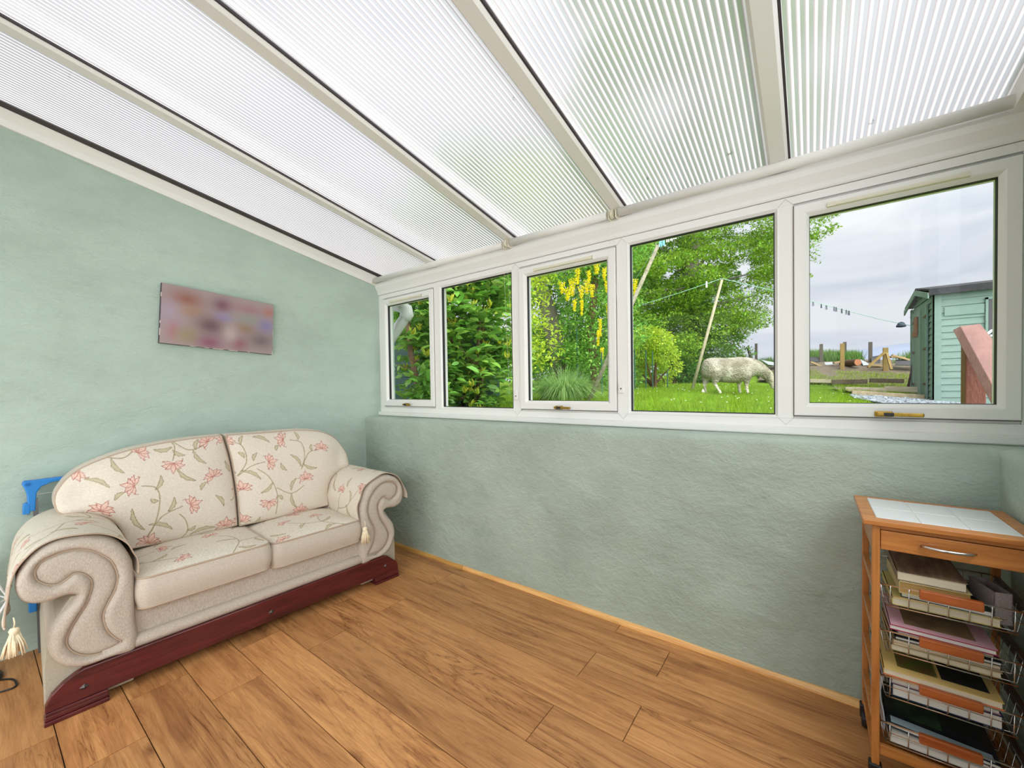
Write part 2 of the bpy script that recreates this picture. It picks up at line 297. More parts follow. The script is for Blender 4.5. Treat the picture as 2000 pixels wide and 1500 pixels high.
def grid_obj(name, P, mat, parent=None, cols=None, smooth=True, closed_u=False, solid=0):
    # P: (nu,nv,3) array
    nu, nv, _ = P.shape; idx = np.arange(nu*nv).reshape(nu, nv)
    a = idx[:-1, :-1]; b = idx[1:, :-1]; c = idx[1:, 1:]; d = idx[:-1, 1:]
    F = np.stack([a, b, c, d], -1).reshape(-1, 4)
    if closed_u:
        F = np.concatenate([F, np.stack([idx[-1, :-1], idx[0, :-1], idx[0, 1:], idx[-1, 1:]], -1).reshape(-1, 4)])
    me = bpy.data.meshes.new(name); me.vertices.add(nu*nv); me.vertices.foreach_set('co', P.reshape(-1).astype(np.float32))
    me.loops.add(F.size); me.loops.foreach_set('vertex_index', F.reshape(-1).astype(np.int32))
    me.polygons.add(len(F)); me.polygons.foreach_set('loop_start', np.arange(0, F.size, 4, dtype=np.int32)); me.polygons.foreach_set('loop_total', np.full(len(F), 4, dtype=np.int32))
    me.update(calc_edges=True); me.validate()
    if smooth: me.polygons.foreach_set('use_smooth', [True]*len(me.polygons))
    if cols is not None:
        at_ = me.color_attributes.new('col', 'FLOAT_COLOR', 'POINT'); c4 = np.ones((nu*nv, 4), np.float32); c4[:, :3] = cols.reshape(-1, 3); at_.data.foreach_set('color', c4.reshape(-1))
    if mat: me.materials.append(mat)
    o = bpy.data.objects.new(name, me); link(o, parent)
    if solid: s = o.modifiers.new('s', 'SOLIDIFY'); s.thickness = solid; s.offset = 0
    return o
def spline(pts, n, closed=False):
    P = np.array(pts, float); m = len(P); out = []
    segs = m if closed else m-1; per = max(1, n//segs)
    for i in range(segs):
        if closed: p0, p1, p2, p3 = P[(i-1) % m], P[i], P[(i+1) % m], P[(i+2) % m]
        else: p0, p1, p2, p3 = P[max(0, i-1)], P[i], P[i+1], P[min(m-1, i+2)]
        for k in range(per):
            t = k/per; out.append(0.5*((2*p1)+(-p0+p2)*t+(2*p0-5*p1+4*p2-p3)*t*t+(-p0+3*p1-3*p2+p3)*t**3))
    if not closed: out.append(P[-1])
    return np.array(out)
# ---------------------------------------------------------------- the room
PVC = pbr('white_upvc', (238, 236, 232), 0.32, spec=0.45)
PVC2 = pbr('cream_upvc', (226, 221, 200), 0.4)
GASK = pbr('black_gasket', (34, 32, 36), 0.6)
GLASS = glassmat(); POLY = polymat()
BRASS = pbr('brass', (176, 142, 62), 0.28, metal=0.9, var=0.3, vscale=40)
DARKM = pbr('dark_metal', (38, 36, 36), 0.4, metal=0.4)
WL = plaster('green_plaster_fine', (188, 207, 194), 0.42, (1, 1, 2.2), 0.13)
WW = plaster('green_plaster_rough', (180, 195, 182), 0.62, (1.0, 1, 1.3), 0.16)
XL, XR, YW, YB, ZS = -2.94, 0.48, 1.945, -1.0, 0.979
SL = 0.179
def zr(y, o=0.0): return 2.14 + SL*(2.08-y) + o      # underside of the roof sheets
def disp(P, amp, n, sc, seed=0):
    for i in range(P.shape[0]):
        for j in range(P.shape[1]):
            p = Vector(P[i, j]*sc)+Vector((seed, 0, 0)); P[i, j] += np.array(n)*amp*noise.fractal(p, 0.9, 2.1, 4)
    return P
# left wall (gable wall under the sloping roof)
ys = np.linspace(YB, 2.25, 90); ts = np.linspace(0, 1, 60)
P = np.array([[(XL, y, t*(zr(y)-0.005)) for t in ts] for y in ys]); P = disp(P, 0.006, (1, 0, 0), 1.6)
tag(grid_obj('wall_left', P, WL), kind='structure')
# low wall below the windows
prof = [(YW, z) for z in np.linspace(0, 0.955, 40)] + [(YW+0.004, 0.969), (YW+0.013, 0.977), (YW+0.03, 0.979), (2.0, 0.979), (2.06, 0.979), (2.14, 0.979)]
xs = np.linspace(XL, XR+0.1, 150)
P = np.array([[(x, y, z) for y, z in prof] for x in xs])
for i in range(P.shape[0]):
    for j in range(P.shape[1]):
        q = P[i, j]; a = noise.fractal(Vector((q[0]*1.4, 0, q[2]*1.4)), 0.9, 2.1, 4)*0.008
        if q[1] < 1.98: q[1] += a
        elif q[1] < 2.08: q[2] += a*0.3
tag(grid_obj('wall_window', P, WW), kind='structure')
# right wall: thick plastered base with a ledge, thinner wall above
prof = [(XR, z) for z in np.linspace(0, 0.955, 30)] + [(XR+0.005, 0.972), (XR+0.02, 0.979), (XR+0.095, 0.979)]
m = [(x, z) for x, z in prof]; ys = np.linspace(YB, 2.02, 70); P = np.array([[(x, y, z) for x, z in m] for y in ys]); P = disp(P, 0.005, (1, 0, 0), 1.8, 5)
wr = tag(grid_obj('wall_right', P, WW), kind='structure')
P = np.array([[(XR+0.095, y, 0.9+t*(zr(y)-0.905)) for t in ts] for y in np.linspace(1.55, 2.25, 24)]); P = disp(P, 0.003, (1, 0, 0), 1.8, 5)
grid_obj('wall_panel', P, WL, wr)
# unseen back wall behind the viewpoint, its wide glazing added to light the room
wb = MB().box((XL-0.1, YB-0.12, 0), (-2.6, YB, zr(YB)+0.1)).box((0.3, YB-0.12, 0), (XR+0.2, YB, zr(YB)+0.1)).box((-2.6, YB-0.12, 2.15), (0.3, YB, zr(YB)+0.1))
tag(wb.build('wall_back', WL), kind='structure')
dr = thing('added_door_1', None, None); dr['kind'] = 'structure'; del_ = [dr.__delitem__(k) for k in ('label', 'category') if k in dr]
for i in range(3):
    x0 = -2.6+i*0.9667; r_ = ring(x0, x0+0.9667, 0.0, 2.15, [(0, YB-0.09), (0, YB-0.03), (0.075, YB-0.03), (0.085, YB-0.045), (0.085, YB-0.09)]).build('door_leaf', PVC, dr)
    MB().box((x0+0.08, YB-0.07, 0.08), (x0+0.887, YB-0.064, 2.07)).build('glass_pane', GLASS, r_)

# unseen side glazing over the right ledge, added to light the left wall
w6 = thing('window_6', None, None); w6['kind'] = 'structure'
for i in range(3):
    y0 = YB+i*0.85; y1 = y0+0.85; m = MB(); x = XR+0.105
    z1a = zr(y0)-0.02; z1b = zr(y1)-0.02
    m.bar((x, y0+0.03, 1.0), (x, y0+0.03, z1a), 0.06, 0.06).bar((x, y1-0.03, 1.0), (x, y1-0.03, z1b), 0.06, 0.06).bar((x, y0, 1.01), (x, y1, 1.01), 0.06, 0.06).bar((x, y0, z1a-0.02), (x, y1, z1b-0.02), 0.06, 0.07)
    q = m.build('window_frame', PVC, w6); MB().add([(x, y0, 1.0), (x, y1, 1.0), (x, y1, z1b), (x, y0, z1a)], [(0, 1, 2, 3)]).build('glass_pane', GLASS, q)

# floor: oak laminate planks parallel to the window wall
FV, FF, FA = [], [], []
rows = [0.163+0.188*k for k in range(-7, 10)]
for k in range(-7, 10):
    y0 = 0.163+0.188*k; y1 = min(y0+0.188, YW+0.02); y0 = max(y0, YB-0.1)
    off = -0.512 if (k % 2 == 0) else -0.78
    off += {9: 0.01, 8: 0.0, 7: 0.0, 6: 0.0}.get(k, 0.0)
    x = off - 1.36*3
    while x < XR+0.2:
        a = max(x, XL-0.02); b = min(x+1.36, XR+0.12)
        if b > a+0.01 and y1 > y0:
            g = 0.0015; s = len(FV); c = (RNG.random(), RNG.random(), RNG.random())
            FV += [(a+g, y0+g, 0), (b-g, y0+g, 0), (b-g, y1-g, 0), (a+g, y1-g, 0), (a+g, y0+g, -0.006), (b-g, y0+g, -0.006), (b-g, y1-g, -0.006), (a+g, y1-g, -0.006)]
            FF += [(s, s+1, s+2, s+3), (s, s+4, s+5, s+1), (s+1, s+5, s+6, s+2), (s+2, s+6, s+7, s+3), (s+3, s+7, s+4, s)]; FA += [c]*8
        x += 1.36
fl = mk('floor', FV, FF, floormat()); tag(fl, kind='structure')
ca = fl.data.color_attributes.new('plank', 'FLOAT_COLOR', 'POINT'); ca.data.foreach_set('color', np.c_[np.array(FA), np.ones(len(FA))].astype(np.float32).reshape(-1))
MB().box((XL-0.1, YB-0.1, -0.05), (XR+0.2, YW+0.1, -0.006)).build('subfloor', pbr('subfloor', (40, 26, 18), 0.8), fl)
# half-round pine bead along the foot of the window wall
PINE = woodmat('pine_bead', (244, 192, 122), (214, 152, 84), 5, 0, 0.4)
def bead(x0, x1):
    m = MB(); pr = [(YW+0.004-0.020*math.cos(a)*0.95, 0.001+0.021*math.sin(a)) for a in np.linspace(0, PI/2, 7)]+[(YW+0.012, 0.0), (YW+0.012, 0.022)][::-1]
    pr = [(YW-0.018, 0.0)]+pr[:7]+[(YW+0.012, 0.022), (YW+0.012, 0.0)]
    return m.prism(pr, 0, x0, x1)
bd = bead(XL, -1.861).build('baseboard_window', woodmat('pine_bead_aged', (222, 172, 96), (186, 132, 64), 5, 0, 0.4)); tag(bd, kind='structure')
bead(-1.858, XR-0.01).build('bead_length', PINE, bd)

# ---------------------------------------------------------------- window wall joinery
FY = 2.10
ZB, ZT = 1.05, 1.957
fr = MB()
fr.box((XL, FY, 1.012), (0.575, FY+0.07, ZB)).box((XL, FY, ZT), (0.575, FY+0.07, 1.99))
vert = [(XL, -2.883), (-2.2665, -2.204), (-1.538, -1.4815), (-0.842, -0.782), (-0.114, -0.059), (0.567, 0.64)]
for a, b in vert: fr.box((a, FY, ZB), (min(b, 0.60), FY+0.07, ZT))
for a, b in ((-2.883, -2.2665), (-1.4815, -0.842), (-0.059, 0.567)): fr.box((a, FY+0.012, ZB-0.004), (b, FY+0.07, 1.068)).box((a, FY+0.012, 1.938), (b, FY+0.07, ZT+0.004))
tr = fr.build('trim_1', PVC, bevel=0.0015); tag(tr, kind='structure')
# small welded mitre marks at the mullion ends
# pointed mullion joints, fine grey lines
mm = MB()
for c in (-1.512, -0.811, -0.087):
    for z0, sg in ((ZB-0.002, -1), (ZT+0.002, 1)):
        for s in (-1, 1):
            mm.bar((c+s*0.028, FY-0.0004, z0+sg*(-0.004)), (c, FY-0.0004, z0+sg*0.026), 0.0012, 0.0012, (0, 1, 0))
mm.build('mitre_line', pbr('joint_grey', (176, 172, 166), 0.6), tr)
cill = MB().prism([(FY+0.05, 0.981), (FY-0.022, 0.981), (FY-0.026, 0.986), (FY-0.026, 1.010), (FY-0.02, 1.0135), (FY+0.05, 1.0135)], 0, XL, 0.575).build('trim_2', PVC); tag(cill, kind='structure')
corn = MB().prism([(FY+0.1, 1.992), (FY-0.004, 1.992), (FY-0.008, 1.998), (FY-0.010, 2.015), (FY-0.018, 2.03), (FY-0.030, 2.05), (FY-0.034, 2.072), (FY-0.030, 2.086), (FY-0.004, 2.092), (FY-0.004, 2.135), (FY+0.1, 2.125)], 0, XL, 0.575).build('trim_3', PVC); tag(corn, kind='structure')
sash_prof = [(0, FY+0.05), (0, FY-0.010), (0.003, FY-0.013), (0.036, FY-0.013), (0.041, FY-0.010), (0.052, FY+0.004), (0.052, FY+0.05)]
bead_prof = [(0, FY+0.05), (0, FY-0.001), (0.003, FY-0.002), (0.014, FY+0.010), (0.014, FY+0.05)]
gask = lambda g: [(0, FY+g+0.02), (0, FY+g), (0.005, FY+g), (0.005, FY+g+0.02)]
wins = [('s', -2.882, -2.267), ('f', -2.206, -1.536), ('s', -1.481, -0.842), ('f', -0.784, -0.112), ('s', -0.059, 0.567)]
def handle(x, par, L=0.105, left=False):
    h = MB(); z = 1.077
    h.box((x-0.028, FY-0.020, z-0.011), (x+0.024, FY-0.013, z+0.011))
    o = h.build('handle', BRASS, par, bevel=0.003)
    MB().tube([(x, FY-0.018, z), (x, FY-0.036, z)], 0.009, 12).build('spindle', BRASS, o)
    MB().bar((x-0.022, FY-0.040, z+0.001), (x+L, FY-0.040, z-0.001), 0.011, 0.014).build('lever', BRASS, o, bevel=0.003)
    MB().bar((x-0.004, FY-0.0465, z+0.0005), (x+0.024, FY-0.0465, z), 0.003, 0.0135).build('lock', pbr('lock_black', (30, 26, 24), 0.4), o)
for i, (k, a, b) in enumerate(wins):
    w = thing('window_%d' % (i+1), None, None, (0, 0, 0)); w['kind'] = 'structure'
    if k == 's':
        ring(a+0.002, b-0.002, 1.064, 1.944, sash_prof).build('sash', PVC, w)
        ring(a-0.001, b+0.001, 1.060, 1.948, [(0, FY+0.02), (0, FY-0.0005), (0.0035, FY-0.0005), (0.0035, FY+0.02)]).build('sash_shadow_gap', pbr('sash_gap_shade', (96, 84, 80), 0.7), w)  # brown-grey ring colours in the shadow gap round each sash
        ring(a+0.051, b-0.051, 1.113, 1.895, gask(0.006)).build('gasket', GASK, w)
        MB().box((a+0.05, FY+0.018, 1.112), (b-0.05, FY+0.022, 1.896)).build('glass_pane', GLASS, w)
        c = (a+b)/2
        tv = MB().prism([(FY-0.011, 1.905), (FY-0.022, 1.908), (FY-0.024, 1.914), (FY-0.022, 1.922), (FY-0.011, 1.925)], 0, c-0.20, c+0.19).build('trickle_vent', PVC2, w)
        MB().box((c-0.20, FY-0.0235, 1.9065), (c-0.175, FY-0.020, 1.9235)).box((c+0.165, FY-0.0235, 1.9065), (c+0.19, FY-0.020, 1.9235)).build('end_cap', PVC2, tv)
        handle({0: -2.58, 2: -1.195, 4: 0.225}[i], w, {0: 0.065, 2: 0.085, 4: 0.105}[i])
    else:
        ring(a, b, ZB, ZT, bead_prof).build('glazing_bead', PVC, w)
        ring(a+0.0135, b-0.0135, ZB+0.0135, ZT-0.0135, gask(0.010)).build('gasket', GASK, w)
        MB().box((a+0.012, FY+0.022, ZB+0.012), (b-0.012, FY+0.026, ZT-0.012)).build('glass_pane', GLASS, w)

# ---------------------------------------------------------------- roof
ce = thing('ceiling', None, None); ce['kind'] = 'structure'
YE = 2.32
rafters = [-2.247, -1.524, -0.816, -0.110, 0.60]
edges = [XL+0.055] + rafters
for i in range(len(edges)-1):
    a, b = edges[i]+0.03, edges[i+1]-0.03
    P = np.array([[(x, y, zr(y)) for y in np.linspace(YB, YE, 2)] for x in (a, b)]); grid_obj('roof_sheet', P, POLY, ce, smooth=False)
for x in rafters:
    m = MB(); w = 0.0355
    for (y0, y1) in ((YB, YE),):
        pr = [(x-w, 0.004), (x-w, -0.012), (x-w+0.010, -0.022), (x+w-0.010, -0.022), (x+w, -0.012), (x+w, 0.004), (x+w, 0.05), (x-w, 0.05)]
        v = [(u, y0, zr(y0, z)) for u, z in pr] + [(u, y1, zr(y1, z)) for u, z in pr]; n = len(pr)
        m.add(v, [tuple(range(n)), tuple(range(n, 2*n))[::-1]] + [(k, (k+1) % n, n+(k+1) % n, n+k) for k in range(n)])
    r = m.build('rafter', PVC, ce)
    g = MB().bar((x+w+0.004, YB, zr(YB, -0.003)), (x+w+0.004, YE, zr(YE, -0.003)), 0.008, 0.012).build('gasket', pbr('rubber_brown', (62, 54, 58), 0.6), r)
# wall plate along the left gable
def sl(pr, y0, y1, name, mat, par):
    n = len(pr); v = [(u, y0, zr(y0, z)) for u, z in pr] + [(u, y1, zr(y1, z)) for u, z in pr]
    return MB().add(v, [tuple(range(n)), tuple(range(n, 2*n))[::-1]] + [(k, (k+1) % n, n+(k+1) % n, n+k) for k in range(n)]).build(name, mat, par)
wp = sl([(XL-0.02, -0.075), (XL+0.012, -0.075), (XL+0.016, -0.045), (XL+0.040, -0.022), (XL+0.052, -0.012), (XL+0.052, 0.03), (XL-0.02, 0.03)], YB, 2.12, 'trim_4', PVC, None); tag(wp, kind='structure')
sl([(XL+0.052, -0.010), (XL+0.088, -0.006), (XL+0.088, 0.004), (XL+0.052, 0.004)], YB, 2.12, 'gasket', pbr('plate_gap_shade', (66, 58, 56), 0.7), wp)  # dark brown strip stands in for the shadow gap between trim and sheet
# rear wall plate of the roof, eaves beam outside
eb = MB().box((XL, FY+0.10, 1.99), (0.7, FY+0.14, 2.11)).build('trim_5', PVC); tag(eb, kind='structure')
gp = sl([(XR+0.05, -0.07), (XR+0.10, -0.07), (XR+0.10, 0.03), (XR+0.05, 0.03)], YB, 2.12, 'trim_6', PVC, None); tag(gp, kind='structure')

# ---------------------------------------------------------------- roller blinds, rolled up above the windows
BLIND = pbr('blind_cream', (236, 234, 228), 0.55, var=0.02, vscale=12)
def blind(x0, x1, label, cx, tz, brk=True):
    b = thing('roller_blind', label, 'blind', (0, 0, 0)); y, z = 2.045, 2.104
    MB().tube([(x0+0.012, y, z), (x1-0.012, y, z)], 0.021, 24).build('blind_roll', BLIND, b, smooth=False)
    b.children[0].data.polygons.foreach_set('use_smooth', [len(p.vertices) == 4 for p in b.children[0].data.polygons])
    for x in (x0, x1): MB().box((x-0.002, y-0.018, z-0.030), (x+0.004, y+0.045, z+0.012)).build('bracket', PVC2, b, bevel=0.002)
    if cx is not None:
        MB().lathe([(0.006, 0), (0.024, 0.001), (0.026, 0.004), (0.022, 0.008), (0.026, 0.012), (0.024, 0.015), (0.006, 0.016)], (cx-0.008, y, z), 20, 0).build('chain_wheel', PVC2, b)
        # beaded chain loop
        zt = z+0.02; pts = []
        n = int((zt-tz)/0.0075)
        for k in range(n+1):
            t = k/n; zz = zt-(zt-tz)*t; bow = 0.016*math.sin(PI*min(1, t))
            pts.append((cx-0.010+0.008*t-bow*0.3, y-0.024+0.030*t, zz)); pts.append((cx+0.004+0.034*t, y-0.014+0.02*t, zz))
        m = MB()
        for p in pts:
            r = 0.0022; v = [(p[0]+r, p[1], p[2]), (p[0], p[1]+r, p[2]), (p[0]-r, p[1], p[2]), (p[0], p[1]-r, p[2]), (p[0], p[1], p[2]+r), (p[0], p[1], p[2]-r)]
            m.add(v, [(0, 1, 4), (1, 2, 4), (2, 3, 4), (3, 0, 4), (1, 0, 5), (2, 1, 5), (3, 2, 5), (0, 3, 5)])
        m.build('bead_chain', pbr('chain_cream', (236, 226, 206), 0.4), b)
        hx = cx+0.022; hy = FY-0.016
        h = MB().prism([(hx-0.014, tz-0.045), (hx+0.014, tz-0.045), (hx+0.016, tz-0.03), (hx+0.014, tz+0.01), (hx+0.008, tz+0.018), (hx-0.008, tz+0.018), (hx-0.014, tz+0.01)], 1, hy, FY-0.0005).build('chain_tensioner', PVC, b, bevel=0.004)
        MB().lathe([(0.004, 0), (0.004, 0.002)], (hx, hy-0.002, tz-0.02), 12, 1).build('screw', pbr('screw_dark', (60, 56, 54), 0.4), h)
blind(-2.925, -1.553, 'rolled-up cream blind above the two leftmost windows', -1.533, 1.165)
blind(-1.515, -0.855, 'short rolled-up cream blind above the middle window', -0.838, 1.205)
blind(-0.815, 0.565, 'long rolled-up cream blind above the two rightmost windows', None, 0)
# ---------------------------------------------------------------- woven floral fabric (colour attribute woven into each mesh)
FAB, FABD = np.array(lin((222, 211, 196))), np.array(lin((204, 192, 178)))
RED, PINK, OLV, OLL, STM = [np.array(lin(c)) for c in ((166, 78, 72), (232, 196, 180), (126, 114, 74), (188, 174, 134), (158, 144, 106))]
class Canvas:
    def __init__(s, w, h, res): s.w, s.h, s.r = w, h, res; s.c = np.tile(FAB, (int(h/res), int(w/res), 1)); s.Y, s.X = np.mgrid[0:s.c.shape[0], 0:s.c.shape[1]].astype(float)*res
    def win(s, pts, m):
        P = np.array(pts); H, Wd = s.c.shape[:2]
        x0, y0 = np.floor((P.min(0)-m)/s.r).astype(int); x1, y1 = np.ceil((P.max(0)+m)/s.r).astype(int)
        return slice(max(0, y0), min(H, y1)), slice(max(0, x0), min(Wd, x1))
    def dist(s, pts, W_):
        X, Y = s.X[W_], s.Y[W_]; D = np.full(X.shape, 9.0)
        for (ax, ay), (bx, by) in zip(pts[:-1], pts[1:]):
            dx, dy = bx-ax, by-ay; l = dx*dx+dy*dy+1e-12; t = np.clip(((X-ax)*dx+(Y-ay)*dy)/l, 0, 1); D = np.minimum(D, np.hypot(X-ax-t*dx, Y-ay-t*dy))
        return D
    def put(s, W_, col, a): s.c[W_] = s.c[W_]*(1-a[..., None])+col*a[..., None]
    def line(s, pts, w, col, al=1.0):
        W_ = s.win(pts, w+s.r*2)
        if s.X[W_].size: s.put(W_, col, np.clip((w-s.dist(pts, W_))/s.r+0.5, 0, 1)*al)
    def poly(s, pts, fill, edge, w, al=0.8):
        pts = [tuple(p) for p in pts]; W_ = s.win(pts, w+s.r*2); X, Y = s.X[W_], s.Y[W_]
        if not X.size: return
        ins = np.zeros(X.shape, bool); q = pts+[pts[0]]
        for (ax, ay), (bx, by) in zip(q[:-1], q[1:]):
            if ay != by: ins ^= ((ay > Y) != (by > Y)) & (X < (bx-ax)*(Y-ay)/(by-ay)+ax)
        s.put(W_, fill, ins*al); s.put(W_, edge, np.clip((w-s.dist(q, W_))/s.r+0.5, 0, 1)*0.95)
    def flower(s, x, y, ph, L=0.049):
        for k, (o, l) in enumerate([(-84, .78), (84, .78), (-56, .95), (56, .95), (-28, .82), (28, .82), (0, 1.0)]):
            a = math.radians(ph+o); c = math.copysign(0.35, o) if o else 0; ln = L*l; w = 0.0105
            def Q(t, off):
                aa = a+c*t*t; return (x+math.cos(aa)*ln*t-math.sin(aa)*off, y+math.sin(aa)*ln*t+math.cos(aa)*off)
            s.poly([Q(0.05, 0.001), Q(0.3, w*.75), Q(0.55, w), Q(0.8, w*.55), Q(1.05, 0), Q(0.8, -w*.5), Q(0.55, -w), Q(0.3, -w*.75), Q(0.05, -0.001)], PINK, RED, 0.0011)
            if abs(o) == 84: s.line([Q(1.0, 0), Q(1.12, 0.004), Q(1.1, 0.009)], 0.0012, RED)
        s.line([(x, y), (x, y)], 0.004, PINK); s.line([(x-.002, y), (x+.002, y)], 0.002, RED)
    def leaf(s, a, b, w=0.011):
        a = np.array(a); b = np.array(b); d = b-a; n = np.array([-d[1], d[0]])/(np.linalg.norm(d)+1e-9)
        sg = 1 if (int(a[0]*1000)+int(b[1]*1000)) % 2 else -1
        up = [a+d*t+n*sg*(w*(math.sin(PI*t)**.8)+0.18*np.linalg.norm(d)*math.sin(PI*t)*0.6+0.002*math.sin(t*22)) for t in np.linspace(0, 1, 12)]
        lo = [a+d*t+n*sg*(-w*.45*math.sin(PI*t)+0.18*np.linalg.norm(d)*math.sin(PI*t)*0.6) for t in np.linspace(1, 0, 8)]
        s.poly([tuple(p) for p in up+lo], OLL, OLV, 0.0011, 0.7)
    def stem(s, pts, w=0.0023): s.line([tuple(p) for p in spline(pts, 24)], w, STM, 0.9)
    def get(s, x, y):
        i = np.clip((y/s.r).astype(int), 0, s.c.shape[0]-1); j = np.clip((x/s.r).astype(int), 0, s.c.shape[1]-1); return s.c[i, j]
BACKC = Canvas(1.5, 1.05, 0.0014)
STEMS = [[(0.334, 0.494), (0.374, 0.584), (0.392, 0.682), (0.378, 0.736), (0.331, 0.751)], [(0.335, 0.506), (0.394, 0.592), (0.475, 0.624)], [(0.162, 0.919), (0.203, 0.902), (0.271, 0.887), (0.311, 0.911)], [(0.163, 0.926), (0.15, 0.886), (0.134, 0.854)], [(0.456, 0.957), (0.472, 0.915), (0.456, 0.852)], [(0.456, 0.957), (0.524, 0.896), (0.59, 0.909), (0.617, 0.933)], [(0.471, 0.466), (0.493, 0.5), (0.484, 0.556), (0.464, 0.587)], [(0.739, 0.723), (0.784, 0.803), (0.768, 0.893), (0.706, 0.912)], [(0.739, 0.723), (0.804, 0.77), (0.87, 0.784)], [(0.904, 0.478), (0.913, 0.599), (0.882, 0.697), (0.829, 0.751)], [(0.916, 0.629), (0.993, 0.582), (1.069, 0.615)], [(1.071, 0.728), (1.095, 0.789), (1.09, 0.87), (1.03, 0.893)], [(1.065, 0.713), (1.12, 0.802), (1.185, 0.816)], [(0.729, 0.637), (0.704, 0.608), (0.689, 0.603)]]
LEAVES = [((0.17, 0.906), (0.112, 0.908)), ((0.236, 0.89), (0.275, 0.82)), ((0.469, 0.81), (0.541, 0.739)), ((0.144, 0.811), (0.22, 0.763)), ((0.378, 0.724), (0.403, 0.788)), ((0.386, 0.671), (0.358, 0.685)), ((0.418, 0.612), (0.446, 0.676)), ((0.332, 0.545), (0.292, 0.655)), ((0.345, 0.566), (0.432, 0.522)), ((0.493, 0.5), (0.525, 0.513)), ((0.503, 0.47), (0.613, 0.48)), ((0.545, 0.893), (0.594, 0.817)), ((0.585, 0.723), (0.558, 0.687)), ((0.235, 0.704), (0.268, 0.734)), ((0.651, 0.583), (0.617, 0.647)), ((0.556, 0.891), (0.579, 0.943)), ((0.196, 0.938), (0.272, 0.928)), ((0.462, 0.917), (0.388, 0.913)), ((0.461, 0.904), (0.508, 0.871)), ((0.734, 0.738), (0.687, 0.817)), ((0.752, 0.749), (0.841, 0.689)), ((0.774, 0.819), (0.749, 0.852)), ((0.817, 0.798), (0.839, 0.84)), ((0.895, 0.664), (0.831, 0.616)), ((0.993, 0.582), (1.02, 0.491)), ((0.915, 0.583), (0.94, 0.556)), ((1.065, 0.729), (1.013, 0.807)), ((1.081, 0.742), (1.16, 0.707)), ((1.146, 0.815), (1.153, 0.853)), ((1.075, 0.888), (1.07, 0.937)), ((0.834, 0.93), (0.914, 0.891)), ((0.954, 0.768), (0.981, 0.72)), ((0.993, 0.598), (1.03, 0.664)), ((0.823, 0.483), (0.783, 0.434)), ((0.768, 0.893), (0.787, 0.941)), ((0.959, 0.87), (0.941, 0.841))]
for st in STEMS: BACKC.stem(st)
for p, q in LEAVES: BACKC.leaf(p, q)
for x, y, ph in [(.33, .905, 40), (.129, .85, 195), (.456, .838, 265), (.304, .757, 165), (.62, .744, 110), (.509, .622, 15), (.189, .662, 60), (.343, .478, 65), (.655, .475, 80), (.617, .928, 130),
                 (.697, .917, 75), (.992, .898, 160), (.89, .782, 5), (1.208, .82, 75), (.75, .648, 95), (1.085, .65, 90), (.869, .56, 265), (1.043, .46, 80), (.735, .475, 95)]: BACKC.flower(x, y, ph)
TILE = Canvas(0.62, 0.62, 0.0020)
for st in [[(.06, .05), (.12, .16), (.11, .27), (.05, .33)], [(.12, .16), (.22, .2), (.29, .27)], [(.3, .52), (.28, .42), (.36, .34), (.45, .33)], [(.36, .34), (.4, .22), (.5, .15)], [(.28, .42), (.2, .45), (.14, .53)], [(.5, .45), (.56, .5), (.55, .58)]]: TILE.stem(st)
for p, q in [((.1, .1), (.17, .08)), ((.12, .2), (.04, .22)), ((.2, .19), (.22, .12)), ((.28, .42), (.35, .47)), ((.33, .36), (.26, .33)), ((.4, .24), (.33, .2)), ((.42, .2), (.48, .24)), ((.2, .45), (.16, .4)), ((.52, .46), (.46, .4)), ((.55, .54), (.48, .56)), ((.56, .3), (.5, .28)), ((.02, .45), (.08, .4))]: TILE.leaf(p, q)
for x, y, ph in [(.05, .35, 110), (.3, .29, 40), (.47, .335, 0), (.51, .14, -40), (.13, .55, 120), (.3, .54, 80), (.55, .6, 90), (.22, .04, 60)]: TILE.flower(x, y, ph, 0.04)
def tile(x, y): return TILE.get(np.mod(x, 0.62), np.mod(y, 0.62))
FABM = attrmat('floral_chenille', 0.9, 0.35, 700, weave=0.07)
PLAIN = pbr('plain_chenille', (214, 203, 190), 0.92, spec=0.15, var=0.04, vscale=230, stretch=(1.8, 1.8, 0.5), dark=(182, 168, 154), bump=0.5, bscale=420)
SIDEF = pbr('side_chenille', (186, 178, 160), 0.92, spec=0.15, var=0.08, vscale=160, bump=0.5, bscale=420)
PIPE = pbr('piping_beige', (184, 164, 144), 0.85, spec=0.15)
MAHO = woodmat('mahogany', (96, 30, 32), (60, 14, 20), 5, 0, 0.28, 0.4)
STUD = pbr('stud_metal', (78, 70, 66), 0.35, metal=0.8)
TASS = pbr('tassel_cream', (240, 226, 196), 0.85, var=0.1, vscale=60, spec=0.1)

